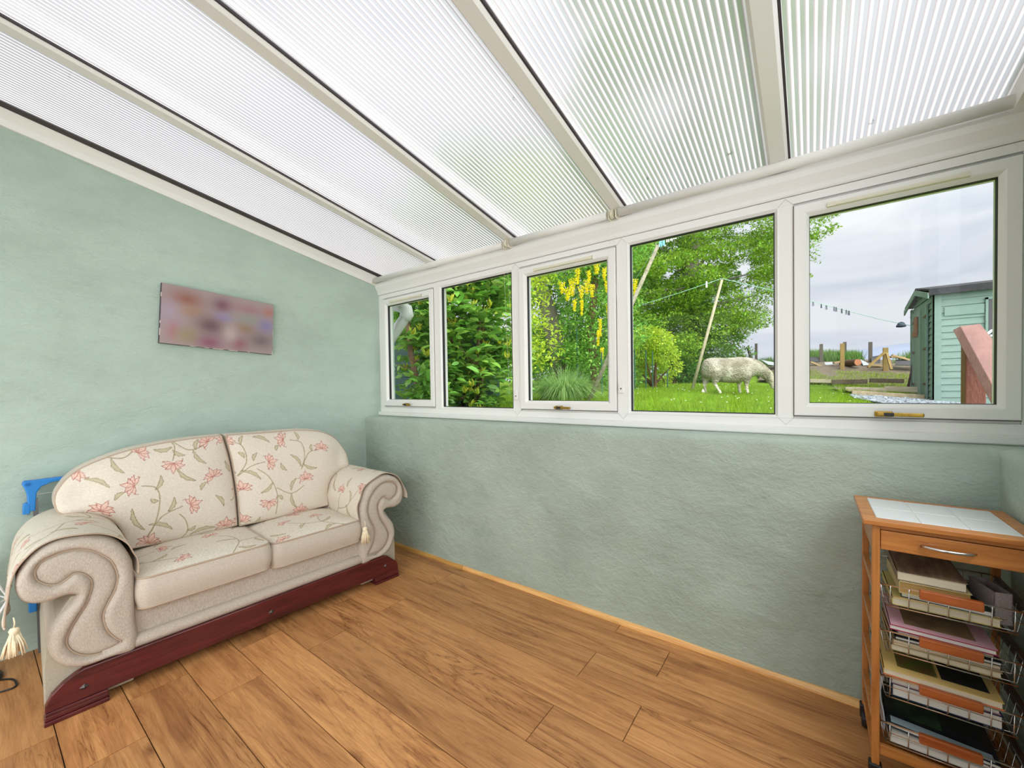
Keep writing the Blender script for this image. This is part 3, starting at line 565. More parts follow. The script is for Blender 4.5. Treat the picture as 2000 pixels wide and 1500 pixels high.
def multi(name, parts, mat, parent):
    V, Fc, Cc, k = [], [], [], 0
    for P, c in parts:
        nu, nv, _ = P.shape; idx = np.arange(nu*nv).reshape(nu, nv)+k
        V.append(P.reshape(-1, 3)); Fc.append(np.stack([idx[:-1, :-1], idx[1:, :-1], idx[1:, 1:], idx[:-1, 1:]], -1).reshape(-1, 4))
        Cc.append(np.broadcast_to(c, P.shape).reshape(-1, 3)); k += nu*nv
    V = np.concatenate(V); Fc = np.concatenate(Fc); Cc = np.concatenate(Cc)
    o = grid_obj(name, V.reshape(1, -1, 3)[:, :1], None) if False else None
    me = bpy.data.meshes.new(name); me.vertices.add(len(V)); me.vertices.foreach_set('co', V.reshape(-1).astype(np.float32))
    me.loops.add(Fc.size); me.loops.foreach_set('vertex_index', Fc.reshape(-1).astype(np.int32)); me.polygons.add(len(Fc))
    me.polygons.foreach_set('loop_start', np.arange(0, Fc.size, 4, dtype=np.int32)); me.polygons.foreach_set('loop_total', np.full(len(Fc), 4, dtype=np.int32))
    me.update(calc_edges=True); me.validate(); me.polygons.foreach_set('use_smooth', [True]*len(me.polygons))
    a = me.color_attributes.new('col', 'FLOAT_COLOR', 'POINT'); c4 = np.ones((len(V), 4), np.float32); c4[:, :3] = Cc; a.data.foreach_set('color', c4.reshape(-1)); me.materials.append(mat)
    return link(bpy.data.objects.new(name, me), parent)

SOFA = thing('sofa', 'two-seat sofa in cream floral fabric with scroll arms and mahogany plinth', 'sofa', (-2.223, 0.144, 0), math.radians(86.77))
SW, SD = 1.49, 0.645
# plinth and feet
pl = [(0.0, 0.045), (0.0, 0.068), (0.017, 0.104), (0.045, 0.131), (0.075, 0.149), (0.101, 0.158)] + [(SW-0.101, 0.158), (SW-0.07, 0.149), (SW-0.04, 0.122), (SW-0.008, 0.095), (SW, 0.06), (SW, 0.045)]
MB().prism(pl, 1, 0.0, 0.028).build('plinth', MAHO, SOFA, bevel=0.003)
for s0 in (0.0, SW-0.162):
    f = MB().box((s0, -0.004, 0.032), (s0+0.162, 0.05, 0.045)).box((s0-0.003, -0.009, 0.0), (s0+0.165, 0.06, 0.016)).box((s0-0.001, -0.003, 0.016), (s0+0.163, 0.055, 0.032)).build('foot', MAHO, SOFA, bevel=0.003)
for s0 in (0.02, SW-0.10): MB().box((s0, SD-0.09, 0), (s0+0.08, SD-0.01, 0.06)).build('foot', MAHO, SOFA, bevel=0.003)
for s0, z0 in ((0.099, 0.09), (0.746, 0.091), (1.398, 0.095)):
    r = 0.014; MB().add([(s0-r, -0.001, z0), (s0, -0.001, z0-r*.8), (s0+r, -0.001, z0), (s0, -0.001, z0+r*.8), (s0, -0.009, z0)], [(0, 1, 4), (1, 2, 4), (2, 3, 4), (3, 0, 4)]).build('stud', STUD, SOFA)
# scroll arms
OUT = [(.25, .158), (.17, .156), (.105, .157), (.062, .176), (.034, .208), (.016, .25), (.010, .29), (.018, .335), (.04, .375), (.068, .408), (.088, .436), (.062, .446), (.02, .441), (-.015, .447), (-.04, .465), (-.055, .50), (-.056, .545), (-.04, .59), (-.010, .63), (.03, .653), (.08, .661), (.14, .651), (.19, .622), (.224, .575), (.244, .515), (.25, .44), (.25, .30)]
PAN = [(-.012, .56), (-.004, .529), (.020, .506), (.046, .499), (.067, .512), (.085, .524), (.108, .514), (.127, .484), (.128, .453), (.113, .400), (.088, .356), (.066, .312), (.058, .280), (.066, .245), (.092, .211), (.132, .190), (.175, .191), (.204, .204), (.187, .229), (.168, .265), (.158, .308), (.158, .339), (.171, .376), (.190, .416), (.200, .461), (.196, .501), (.181, .542), (.150, .580), (.118, .603), (.084, .614), (.050, .612), (.016, .602), (-.004, .585)]
from mathutils.geometry import delaunay_2d_cdt
def segd(p, L):
    A = L; B = np.roll(L, -1, 0); d = B-A; t = np.clip(((p-A)*d).sum(1)/((d*d).sum(1)+1e-12), 0, 1); return float(np.sqrt((((A+d*t[:, None])-p)**2).sum(1)).min())
def inside(p, L):
    x, y = p; c = False; j = len(L)-1
    for i in range(len(L)):
        if (L[i][1] > y) != (L[j][1] > y) and x < (L[j][0]-L[i][0])*(y-L[i][1])/(L[j][1]-L[i][1]+1e-15)+L[i][0]: c = not c
        j = i
    return c
def arm(mir):
    O = spline(OUT, 140, True); Pn = spline(PAN, 160, True)
    # keep the inner-bottom corner straight
    pts = [Vector(p) for p in O]; no = len(pts); pts += [Vector(p) for p in Pn]; np_ = len(Pn)
    edges = [(i, (i+1) % no) for i in range(no)] + [(no+i, no+(i+1) % np_) for i in range(np_)]
    for x in np.arange(-0.06, 0.26, 0.0075):
        for z in np.arange(0.155, 0.665, 0.0075):
            q = np.array([x+(0.0037 if int(z/0.0075) % 2 else 0), z])
            if inside(q, O) and segd(q, O) > 0.004 and segd(q, Pn) > 0.003: pts.append(Vector(q))
    V, _, F, *_ = delaunay_2d_cdt(pts, edges, [], 1, 1e-6)
    H = []
    for v in V:
        q = np.array([v.x, v.y]); do = segd(q, O); dp = segd(q, Pn)
        if inside(q, Pn): h = 0.008+0.020*(1-math.exp(-dp/0.007))
        else:
            m_ = min(do, dp); R_ = 0.024; k = (1-(1-min(m_, R_)/R_)**2)**0.5; t = min(1.0, do/(do+dp+1e-9)); h = 0.030*k + 0.008*t
            if do < 1e-5: h = 0.0
        H.append(h)
    sx = (lambda x: SW-x) if mir else (lambda x: x)
    verts = [(sx(v.x), 0.030-h-0.0, v.y) for v, h in zip(V, H)]
    faces = [tuple(f) for f in F if inside(((V[f[0]].x+V[f[1]].x+V[f[2]].x)/3, (V[f[0]].y+V[f[1]].y+V[f[2]].y)/3), O)]
    n = len(verts)
    # follow the outline backwards
    oi = list(range(no)); prev = oi
    for y in (0.10, 0.25, 0.40, SD-0.03, SD):
        cur = []
        for i in range(no):
            p = V[oi[i]]; cur.append(len(verts)); verts.append((sx(p.x), y, p.y))
        faces += [(prev[i], prev[(i+1) % no], cur[(i+1) % no], cur[i]) for i in range(no)]; prev = cur
    faces.append(tuple(prev))
    a = mk('scroll_arm', verts, faces, PLAIN, SOFA, smooth=True)
    bm = bmesh.new(); bm.from_mesh(a.data); bmesh.ops.recalc_face_normals(bm, faces=bm.faces); bm.to_mesh(a.data); bm.free()
    MB().tube([(sx(p[0]), 0.0135, p[1]) for p in Pn], 0.0034, 6, closed=True).build('piping', PIPE, a, smooth=True)
    MB().prism([(sx(x), z) for x, z in [(.0, .02), (.0, .20), (.012, .30), (.035, .37), (.075, .435), (.24, .435), (.24, .02)]], 1, 0.032, SD-0.004).build('side_panel', SIDEF, a, bevel=0.004)
    return a
for mir in (False, True): arm(mir)
# front rail and rolled lower border
MB().box((0.20, 0.035, 0.10), (SW-0.20, 0.10, 0.345)).build('front_rail', PLAIN, SOFA, bevel=0.008)
MB().tube([(x, 0.028+0.004, 0.181) for x in np.linspace(0.15, SW-0.15, 8)], 0.028, 16).build('rolled_border', PLAIN, SOFA, smooth=True)
MB().box((0.05, 0.09, 0.06), (SW-0.05, SD-0.02, 0.30)).build('seat_base', SIDEF, SOFA)
# outer back
TOPB = [(0.10, 0.62), (0.10, 0.74), (0.15, 0.83), (0.26, 0.89), (0.42, 0.925), (0.745, 0.93), (SW-0.42, 0.925), (SW-0.26, 0.89), (SW-0.15, 0.83), (SW-0.10, 0.74), (SW-0.10, 0.62)]
MB().prism([(0.03, 0.05), (0.06, 0.60)]+[tuple(p) for p in spline(TOPB, 60)]+[(SW-0.06, 0.60), (SW-0.03, 0.05)], 1, SD-0.09, SD).build('outer_back', PLAIN, SOFA, bevel=0.01)

def gridmap(nu, nv, fn): return np.array([[fn(u, v) for v in np.linspace(0, 1, nv)] for u in np.linspace(0, 1, nu)])
def seat(x0, x1, y0, y1, z0, z1, crown, ox, rz=0):
    cx, cy = (x0+x1)/2, (y0+y1)/2; hx, hy = (x1-x0)/2, (y1-y0)/2; rc = 0.045
    def edge(u, v):      # square -> rounded rectangle
        a, b = 2*u-1, 2*v-1
        X, Y = a*hx, b*hy; dx = abs(X)-(hx-rc); dy = abs(Y)-(hy-rc)
        if dx > 0 and dy > 0:
            m_ = max(dx, dy); l = math.hypot(dx, dy); dx, dy = dx*m_/l, dy*m_/l; X = math.copysign(hx-rc+dx, X); Y = math.copysign(hy-rc+dy, Y)
        return cx+X, cy+Y
    nu, nv = 170, 190
    U, V_ = np.meshgrid(np.linspace(0, 1, nu), np.linspace(0, 1, nv), indexing='ij')
    P = np.zeros((nu, nv, 3))
    for i in range(nu):
        for j in range(nv):
            x, y = edge(U[i, j], V_[i, j]); a = abs(2*U[i, j]-1); b = abs(2*V_[i, j]-1)
            P[i, j] = (x, y, z1+crown*(1-a**3)*(1-b**4)+0.002*noise.noise(Vector((x*14, y*14, ox))))
    C = tile(P[..., 0]+ox, P[..., 1]*1.0+ox*0.7)
    per = [(u, 0) for u in np.linspace(0, 1, 40)]+[(1, v) for v in np.linspace(0, 1, 40)][1:]+[(u, 1) for u in np.linspace(1, 0, 40)][1:]+[(0, v) for v in np.linspace(1, 0, 40)][1:]
    E = [edge(u, v) for u, v in per]; B = np.zeros((len(E), 9, 3))
    for i, (x, y) in enumerate(E):
        for j, t in enumerate(np.linspace(0, 1, 9)):
            bl = 0.013*math.sin(PI*t); dx, dy = (x-cx)/hx, (y-cy)/hy; l = math.hypot(dx, dy); dx, dy = dx/l, dy/l
            if abs(x-cx) < hx-rc: dx = 0
            if abs(y-cy) < hy-rc: dy = 0
            B[i, j] = (x+dx*bl, y+dy*bl, z1+(z0-z1)*t-0.008*math.sin(PI*t)*0)
    Bt = np.array([[(edge(u, v)[0], edge(u, v)[1], z0) for v in np.linspace(0, 1, 12)] for u in np.linspace(0, 1, 12)])
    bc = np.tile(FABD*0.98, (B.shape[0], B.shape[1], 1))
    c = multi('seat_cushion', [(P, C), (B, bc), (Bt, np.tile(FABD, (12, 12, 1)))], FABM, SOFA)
    for z in (z1, z0): MB().tube([(x, y, z) for x, y in E], 0.0042, 6, closed=True).build('piping', PIPE, c, smooth=True)
    return c
seat(0.256, 0.752, -0.012, 0.46, 0.315, 0.440, 0.026, 0.1)
seat(0.760, 1.246, 0.000, 0.47, 0.300, 0.425, 0.030, 0.47)

def backcush(left):
    # outline edges, bottom->top along v, left->right along u, in (s, z)
    if left:
        Lf = [(.275, .468), (.262, .545), (.225, .612), (.15, .655), (.075, .672), (.055, .71), (.058, .76), (.085, .81)]
        Tp = [(.085, .81), (.13, .852), (.20, .887), (.30, .918), (.42, .937), (.55, .948), (.685, .952)]
        Rt = [(.712, .462), (.716, .62), (.708, .80), (.685, .952)]
        Bm = [(.275, .468), (.42, .462), (.58, .460), (.712, .462)]
    else:
        Lf = [(.728, .455), (.732, .62), (.724, .80), (.708, .950)]
        Tp = [(.708, .950), (.86, .947), (1.0, .946), (1.14, .940), (1.25, .918), (1.33, .872), (1.375, .81)]
        Rt = [(1.222, .455), (1.235, .545), (1.27, .615), (1.335, .655), (1.395, .672), (1.405, .71), (1.40, .76), (1.375, .81)]
        Bm = [(.728, .455), (.90, .452), (1.06, .452), (1.222, .455)]
    def cv(P): S = spline(P, 200); d = np.r_[0, np.cumsum(np.hypot(*(np.diff(S, axis=0).T)))]; d /= d[-1]; return lambda t: np.array([np.interp(t, d, S[:, 0]), np.interp(t, d, S[:, 1])])
    l, t_, r, b = cv(Lf), cv(Tp), cv(Rt), cv(Bm); nu, nv = 250, 190
    U = np.linspace(0, 1, nu); V_ = np.linspace(0, 1, nv)
    lv = np.array([l(v) for v in V_]); rv = np.array([r(v) for v in V_]); tu = np.array([t_(u) for u in U]); bu = np.array([b(u) for u in U])
    Ug, Vg = U[:, None, None], V_[None, :, None]
    S2 = (1-Ug)*lv[None]+Ug*rv[None]+(1-Vg)*bu[:, None]+Vg*tu[:, None]-((1-Ug)*(1-Vg)*bu[0]+Ug*(1-Vg)*bu[-1]+(1-Ug)*Vg*tu[0]+Ug*Vg*tu[-1])
    s_, z_ = S2[..., 0], S2[..., 1]; a = np.abs(2*Ug[..., 0]-1); c_ = np.abs(2*Vg[..., 0]-1)
    lean = lambda z: 0.375+0.26*(z-0.46)
    yb = lean(z_); bul = 0.062*(1-a**4)**0.7*(1-c_**3)**0.7
    wr = np.zeros_like(s_)
    for i in range(0, nu):
        for j in range(0, nv):
            wr[i, j] = 0.004*noise.noise(Vector((s_[i, j]*7, z_[i, j]*7, 3.0)))
    sq = (1 if left else -1)*1.0
    corner = np.exp(-(((s_-(.13 if left else 1.34))/.07)**2+((z_-.75)/.08)**2)); yb = yb+corner*0.03
    P = np.stack([s_, yb-bul+wr, z_], -1)
    C = BACKC.get(s_, z_)
    ul = [(u, 0.) for u in np.linspace(0, 1, 60)]+[(1., v) for v in np.linspace(0, 1, 60)][1:]+[(u, 1.) for u in np.linspace(1, 0, 60)][1:]+[(0., v) for v in np.linspace(1, 0, 60)][1:]
    E = []
    for u, v in ul:
        q = b(u) if v == 0 else t_(u) if v == 1 else r(v) if u == 1 else l(v); E.append(q)
    ctr = np.array([.39 if left else 1.06, .70]); T = 0.135; B = np.zeros((len(E), 10, 3))
    for i, q in enumerate(E):
        d = q-ctr; d = d/np.linalg.norm(d)
        for j, t in enumerate(np.linspace(0, 1, 10)):
            o = 0.012*math.sin(PI*t)-0.012*t; yy = lean(q[1])+corner_y(q, left); B[i, j] = (q[0]+d[0]*o, yy+T*t, q[1]+d[1]*o+0.004*math.sin(PI*t))
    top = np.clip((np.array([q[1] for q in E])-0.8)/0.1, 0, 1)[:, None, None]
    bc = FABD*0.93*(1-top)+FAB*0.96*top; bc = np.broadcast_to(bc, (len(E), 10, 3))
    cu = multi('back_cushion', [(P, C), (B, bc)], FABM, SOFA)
    MB().tube([(q[0], lean(q[1])+corner_y(q, left)-0.001, q[1]) for q in E], 0.0042, 6, closed=True).build('piping', PIPE, cu, smooth=True)
    return cu
def corner_y(q, left): return 0.03*math.exp(-(((q[0]-(.13 if left else 1.34))/.07)**2+((q[1]-.75)/.08)**2))
backcush(True); backcush(False)

# arm covers: loose floral cloths over each arm, with cream tassels
def tassel(p, par, s=1.0):
    m = MB(); x, y, z = p
    m.tube([(x, y, z+0.035*s), (x+0.002, y, z+0.015*s), (x, y, z)], 0.0022*s, 6)
    m.lathe([(0.002, 0), (0.010, -0.002), (0.0135, -0.009), (0.012, -0.016), (0.0105, -0.019), (0.0125, -0.022)], (x, y, z), 14)
    for k in range(46):
        a = 2*PI*k/46*5.0; r0 = 0.004+0.008*RNG.random(); r1 = (0.010+0.022*RNG.random())*s; l = (0.070+0.012*RNG.random())*s
        m.tube([(x+r0*math.cos(a), y+r0*math.sin(a), z-0.018), (x+(r0+r1)*0.6*math.cos(a), y+(r0+r1)*0.5*math.sin(a), z-0.018-l*0.5), (x+r1*math.cos(a), y+r1*math.sin(a)*0.8, z-0.018-l)], [0.0022, 0.0026, 0.0018], 5)
    return m.build('tassel', TASS, par, smooth=True)
ARMF = attrmat('floral_cover', 0.9, 0.3, 700, weave=0.06)
def cover(mir, path, y1, label, tps):
    S = spline(path, 260); d = np.r_[0, np.cumsum(np.hypot(*(np.diff(S, axis=0).T)))]; n = 210; m = 210
    ar = np.linspace(0, d[-1], n); X = np.interp(ar, d, S[:, 0]); Z = np.interp(ar, d, S[:, 1]); P = np.zeros((n, m, 3)); Cc = np.zeros((n, m, 3))
    for i in range(n):
        e = min(ar[i], d[-1]-ar[i]); f0 = 0.012+0.006*math.sin(ar[i]*40)+0.006*math.sin(ar[i]*17+1)
        f0 -= 0.016*math.exp(-((e-0.0)/0.05)**2)
        for j in range(m):
            y = f0+(y1-f0)*j/(m-1); w = 0.0025*noise.noise(Vector((ar[i]*9, y*9, 1)))
            sag = 0.012*math.exp(-e/0.06)*math.sin(y*19+1.1)
            P[i, j] = ((SW-X[i]) if mir else X[i], y, Z[i]+w+(-abs(sag)))
            P[i, j, 0] += (w+0.006*math.exp(-e/0.05)*math.sin(y*23)) * (1 if mir else -1)
    Cc = tile(np.repeat(ar[:, None], m, 1)+(0.33 if mir else 0.05), P[..., 1]*1.0+0.1)
    o = grid_obj('arm_cover', P, ARMF, None, Cc, solid=0.0035)
    o.matrix_world = SOFA_M; tag(o, label, 'arm cover', None)
    for j in (0, m-1): MB().tube([tuple(P[i, j]) for i in range(0, n, 3)], 0.0028, 6).build('hem', PIPE, o, smooth=True)
    for i in (0, n-1): MB().tube([tuple(P[i, j]) for j in range(0, m, 4)], 0.0028, 6).build('hem', PIPE, o, smooth=True)
    for k in tps: tassel(k, o)
    return o
bpy.context.view_layer.update(); SOFA_M = Matrix.Translation((-2.223, 0.144, 0)) @ Matrix.Rotation(math.radians(86.77), 4, 'Z')
cover(False, [(.262, .475), (.262, .52), (.248, .555), (.232, .595), (.195, .634), (.142, .661), (.08, .671), (.028, .662), (-.016, .638), (-.048, .596), (-.066, .545), (-.074, .49), (-.080, .44), (-.082, .405)], 0.62,
      'floral cloth with long cream tassel draped over the near left sofa arm', [(-.062, -.008, .395)])
cover(True, [(.262, .43), (.262, .475), (.262, .52), (.248, .555), (.232, .595), (.195, .634), (.142, .661), (.08, .671), (.028, .662), (-.016, .638), (-.048, .596), (-.066, .545), (-.070, .50)], 0.60,
      'floral cloth draped over the far sofa arm beside the window wall', [(SW-.238, -.022, .385)])

# ---------------------------------------------------------------- canvas picture on the left wall (soft blurred patches of colour)
def picmat():
    m = bpy.data.materials.new('blurred_print'); m.use_nodes = True; nt = m.node_tree; nt.nodes.clear(); L = nt.links.new
    p = N(nt, 'ShaderNodeBsdfPrincipled', ins={'Roughness': 0.55}); o = N(nt, 'ShaderNodeOutputMaterial'); L(p.outputs[0], o.inputs[0])
    tc = N(nt, 'ShaderNodeTexCoord'); sp = N(nt, 'ShaderNodeSeparateXYZ'); L(tc.outputs['Object'], sp.inputs[0])
    base = None; prev = None
    spots = [(.19, .78, .13, .15, (140, 88, 72)), (.20, .60, .12, .10, (164, 128, 104)), (.50, .80, .09, .13, (118, 78, 92)), (.52, .58, .08, .08, (146, 134, 172)), (.40, .40, .13, .17, (108, 78, 84)), (.10, .25, .05, .16, (168, 112, 122)),
             (.22, .18, .10, .14, (148, 134, 104)), (.40, .10, .11, .13, (136, 86, 106)), (.72, .45, .10, .12, (148, 118, 98)), (.74, .80, .14, .10, (156, 118, 124)), (.66, .14, .09, .13, (142, 92, 104)), (.92, .55, .09, .13, (132, 120, 162)),
             (.88, .25, .12, .15, (116, 102, 102)), (.74, .62, .12, .10, (142, 140, 134)), (.95, .82, .06, .09, (166, 116, 110)), (.06, .55, .10, .18, (164, 146, 160)), (.58, .30, .06, .14, (176, 158, 156))]
    for cx, cy, sx, sy, c in spots:
        a = N(nt, 'ShaderNodeMath', operation='MULTIPLY_ADD', ins={1: 1/(sx*0.585), 2: -cx/sx}); L(sp.outputs['X'], a.inputs[0])
        b = N(nt, 'ShaderNodeMath', operation='MULTIPLY_ADD', ins={1: 1/(sy*0.338), 2: -cy/sy}); L(sp.outputs['Z'], b.inputs[0])
        a2 = N(nt, 'ShaderNodeMath', operation='MULTIPLY'); L(a.outputs[0], a2.inputs[0]); L(a.outputs[0], a2.inputs[1])
        b2 = N(nt, 'ShaderNodeMath', operation='MULTIPLY_ADD'); L(b.outputs[0], b2.inputs[0]); L(b.outputs[0], b2.inputs[1]); L(a2.outputs[0], b2.inputs[2])
        g = N(nt, 'ShaderNodeMath', operation='POWER', ins={0: 0.42}); L(b2.outputs[0], g.inputs[1])
        mx = N(nt, 'ShaderNodeMix', data_type='RGBA'); mx.inputs[7].default_value = (*lin(c), 1); L(g.outputs[0], mx.inputs[0])
        if prev: L(prev, mx.inputs[6])
        else: mx.inputs[6].default_value = (*lin((160, 142, 142)), 1)
        prev = mx.outputs[2]
    L(prev, p.inputs['Base Color']); return m
PIC = thing('canvas_picture', 'small landscape canvas of blurred pink and brown patches hung crooked on wall', 'picture', (XL+0.004, 0.648, 1.478), PI/2)
PIC.rotation_euler = (0, math.radians(3.3), PI/2)
MB().box((0, -0.024, 0), (0.585, 0.0, 0.338)).build('canvas_edge', pbr('canvas_edge', (74, 66, 72), 0.7, var=0.7, vscale=25), PIC)
MB().box((0.001, -0.0255, 0.001), (0.584, -0.0242, 0.337)).build('print', picmat(), PIC)
for k in range(16):
    e = MB(); t = RNG.random(); s0 = RNG.integers(0, 3); l = 0.01+0.05*RNG.random()
    if s0 == 0: e.box((t*0.53, -0.026, -0.0012), (t*0.53+l, -0.018, 0.001))
    elif s0 == 1: e.box((0.584, -0.026, t*0.29), (0.5862, -0.016, t*0.29+l))
    else: e.box((-0.0012, -0.026, t*0.29), (0.001, -0.02, t*0.29+l*0.4))
    e.build('edge_fray', pbr('canvas_white', (222, 212, 198), 0.8), PIC)

# ---------------------------------------------------------------- things between the sofa and the rear of the room
BLUE = pbr('blue_plastic', (38, 128, 204), 0.35); STEEL = pbr('steel_wire', (170, 172, 170), 0.3, metal=0.8); GREYP = pbr('grey_tube', (104, 104, 104), 0.45)
A = thing('clothes_airer', 'folded blue plastic and grey wire airer leaning behind the sofa', 'airer')
for y0, x0 in ((0.152, -2.885), (0.31, -2.885)):
    m = MB(); m.bar((x0-0.005, y0+0.03, 0.0), (x0, y0+0.03, 0.72), 0.016, 0.016); m.build('leg_tube', GREYP, A)
m = MB()
pr = [(0.145, 0.80), (0.150, 0.808), (0.165, 0.806), (0.30, 0.806), (0.30, 0.792), (0.235, 0.787), (0.20, 0.772), (0.186, 0.745), (0.181, 0.665), (0.150, 0.665), (0.158, 0.70), (0.157, 0.745), (0.150, 0.775), (0.144, 0.79)]
m.prism(pr, 0, -2.905, -2.875); m.build('corner_bracket', BLUE, A, bevel=0.004)
MB().lathe([(0.007, 0), (0.007, 0.004)], (-2.874, 0.160, 0.790), 12, 0).build('rivet', pbr('blue_dark', (30, 100, 170), 0.3), A)
MB().prism([(0.142, 0.655), (0.165, 0.655), (0.165, 0.70), (0.155, 0.706), (0.145, 0.70)], 0, -2.912, -2.874).build('end_clip', BLUE, A, bevel=0.003)
MB().prism([(0.15, 0.20), (0.175, 0.20), (0.175, 0.30), (0.15, 0.30)], 0, -2.905, -2.875).build('foot_cap', BLUE, A, bevel=0.003)
m = MB()
for k in range(7): m.tube([(-2.886+0.009*k*0, 0.155, 0.735-k*0.085), (-2.882, 0.44, 0.742-k*0.085)], 0.0022, 6)
m.build('drying_rail', STEEL, A)
Lm = thing('cage_lamp', 'white geometric wire cage lamp on round black base at the left edge', 'lamp', (-2.79, -0.035, 0))
m = MB(); m.lathe([(0.02, 0), (0.103, 0), (0.105, 0.008), (0.098, 0.02), (0.02, 0.026)], (0, 0, 0), 32); m.build('base', pbr('lamp_black', (30, 32, 38), 0.35), Lm, smooth=False)
MB().tube([(0, 0, 0.015), (0, 0, 0.40)], 0.008, 12).build('stem', pbr('lamp_black', (30, 32, 38), 0.35), Lm)
m = MB(); WH = pbr('white_wire', (244, 246, 250), 0.35)
L0 = [(0.055*math.cos(a), 0.055*math.sin(a), 0.16) for a in np.arange(6)*PI/3]; L1 = [(0.128*math.cos(a), 0.128*math.sin(a), 0.33) for a in np.arange(6)*PI/3+0.3]; L2 = [(0.07*math.cos(a), 0.07*math.sin(a), 0.50) for a in np.arange(6)*PI/3]
for k in range(6):
    for a, b in ((L0[k], L0[(k+1) % 6]), (L1[k], L1[(k+1) % 6]), (L2[k], L2[(k+1) % 6]), (L0[k], L1[k]), (L1[k], L2[k]), (L0[k], L1[(k-1) % 6]), (L1[k], L2[(k+1) % 6])): m.tube([a, b], 0.0035, 6)
m.build('wire_cage', WH, Lm)
MB().lathe([(0.012, 0.36), (0.02, 0.365), (0.036, 0.40), (0.04, 0.43), (0.03, 0.46), (0.008, 0.475)], (0, 0, 0), 16).build('bulb', pbr('bulb_white', (238, 236, 228), 0.3), Lm, smooth=True)
cb = MB().tube(spline([(-2.50, -0.18, 0.004), (-2.66, -0.10, 0.004), (-2.63, 0.05, 0.004), (-2.622, 0.088, 0.004), (-2.65, 0.098, 0.004), (-2.72, 0.08, 0.004), (-2.80, -0.02, 0.004), (-2.88, -0.2, 0.004)], 60), 0.0035, 8).build('power_cable', pbr('cable_black', (20, 20, 22), 0.4), smooth=True)
tag(cb, 'thin black cable looping on the floor left of the sofa', 'cable')
# ---------------------------------------------------------------- trolley with wire baskets and books
BEECHW = woodmat('beech_stain', (196, 128, 64), (162, 94, 40), 6, 2, 0.35, 0.3)
BEECHX = woodmat('beech_stain_x', (200, 132, 66), (164, 96, 42), 6, 0, 0.35, 0.3)
HANDW = woodmat('cherry_handle', (186, 100, 48), (156, 76, 32), 5, 0, 0.35, 0.3)
DARKW = woodmat('runner_brown', (96, 54, 38), (62, 34, 24), 5, 1, 0.4)
CHROME = pbr('chrome', (208, 206, 204), 0.18, metal=1.0); BLK = pbr('black_plastic', (26, 26, 30), 0.4)
TILEM = pbr('white_tile', (228, 230, 234), 0.12, spec=0.5, coat=0.3); GROUT = pbr('grout', (196, 196, 192), 0.8)
T = thing('kitchen_trolley', 'wooden kitchen trolley with white tiled top and wire baskets of books', 'trolley')
LX = (0.143, 0.441); LY = (1.566, 1.836)
for x in LX:
    for y in LY:
        MB().box((x, y, 0.075), (x+0.018, y+0.022, 0.785)).build('leg', BEECHW, T, bevel=0.0025)
        c = MB(); c.lathe([(0.008, -0.011), (0.026, -0.011), (0.028, -0.008), (0.028, 0.008), (0.026, 0.011), (0.008, 0.011)], (x+0.009, y+0.005, 0.028), 20, 0)
        k = c.build('caster', BLK, T); MB().box((x-0.006, y-0.004, 0.03), (x+0.024, y+0.024, 0.076)).build('caster_housing', BLK, k, bevel=0.004)
tx0, tx1, ty0, ty1 = 0.122, 0.473, 1.556, 1.873
fr = MB(); W1 = 0.033
fr.box((tx0, ty0, 0.784), (tx1, ty0+0.038, 0.800)).box((tx0, ty1-0.022, 0.784), (tx1, ty1, 0.800)).box((tx0, ty0+0.038, 0.784), (tx0+W1, ty1-0.022, 0.800)).box((tx1-W1, ty0+0.038, 0.784), (tx1, ty1-0.022, 0.800))
tp = fr.build('top_frame', BEECHX, T, bevel=0.003)
MB().box((tx0+W1, ty0+0.038, 0.785), (tx1-W1, ty1-0.022, 0.7982)).build('grout_bed', GROUT, tp)
for i in range(3):
    for j in range(2):
        wx = (tx1-tx0-2*W1)/3; wy = (ty1-ty0-0.060)/2; a, b = tx0+W1+wx*i, ty0+0.038+wy*j
        MB().box((a+0.0012, b+0.0012, 0.786), (a+wx-0.0012, b+wy-0.0012, 0.7996)).build('tile', TILEM, tp, bevel=0.001)
MB().box((0.161, 1.574, 0.772), (0.441, 1.584, 0.785)).build('apron', BEECHX, T); MB().box((0.161, 1.840, 0.70), (0.441, 1.850, 0.785)).build('apron', BEECHX, T)
for x in LX: MB().box((x+0.003, 1.588, 0.70), (x+0.013, 1.836, 0.785)).build('side_apron', BEECHW, T)
dw = MB().box((0.1625, 1.568, 0.715), (0.4395, 1.584, 0.7705)).build('drawer', BEECHX, T, bevel=0.002)
MB().box((0.168, 1.585, 0.72), (0.434, 1.83, 0.724)).box((0.168, 1.585, 0.72), (0.172, 1.83, 0.76)).box((0.430, 1.585, 0.72), (0.434, 1.83, 0.76)).build('drawer_box', BEECHW, dw)
MB().tube([(0.245+0.104*t, 1.5675-0.020*math.sin(PI*t)**0.6, 0.744-0.001*t) for t in np.linspace(0, 1, 15)], [0.0025]+[0.0042]*13+[0.0025], 10).build('handle', CHROME, dw, smooth=True)
RIMS = (0.612, 0.478, 0.344, 0.207)
for x in LX:
    for z in RIMS: MB().box((x+0.002, 1.588, z-0.026), (x+0.015, 1.836, z-0.004)).build('runner', DARKW if x > 0.3 else BEECHW, T)
    MB().box((x, 1.588, 0.105), (x+0.016, 1.836, 0.135)).build('lower_rail', BEECHW, T)
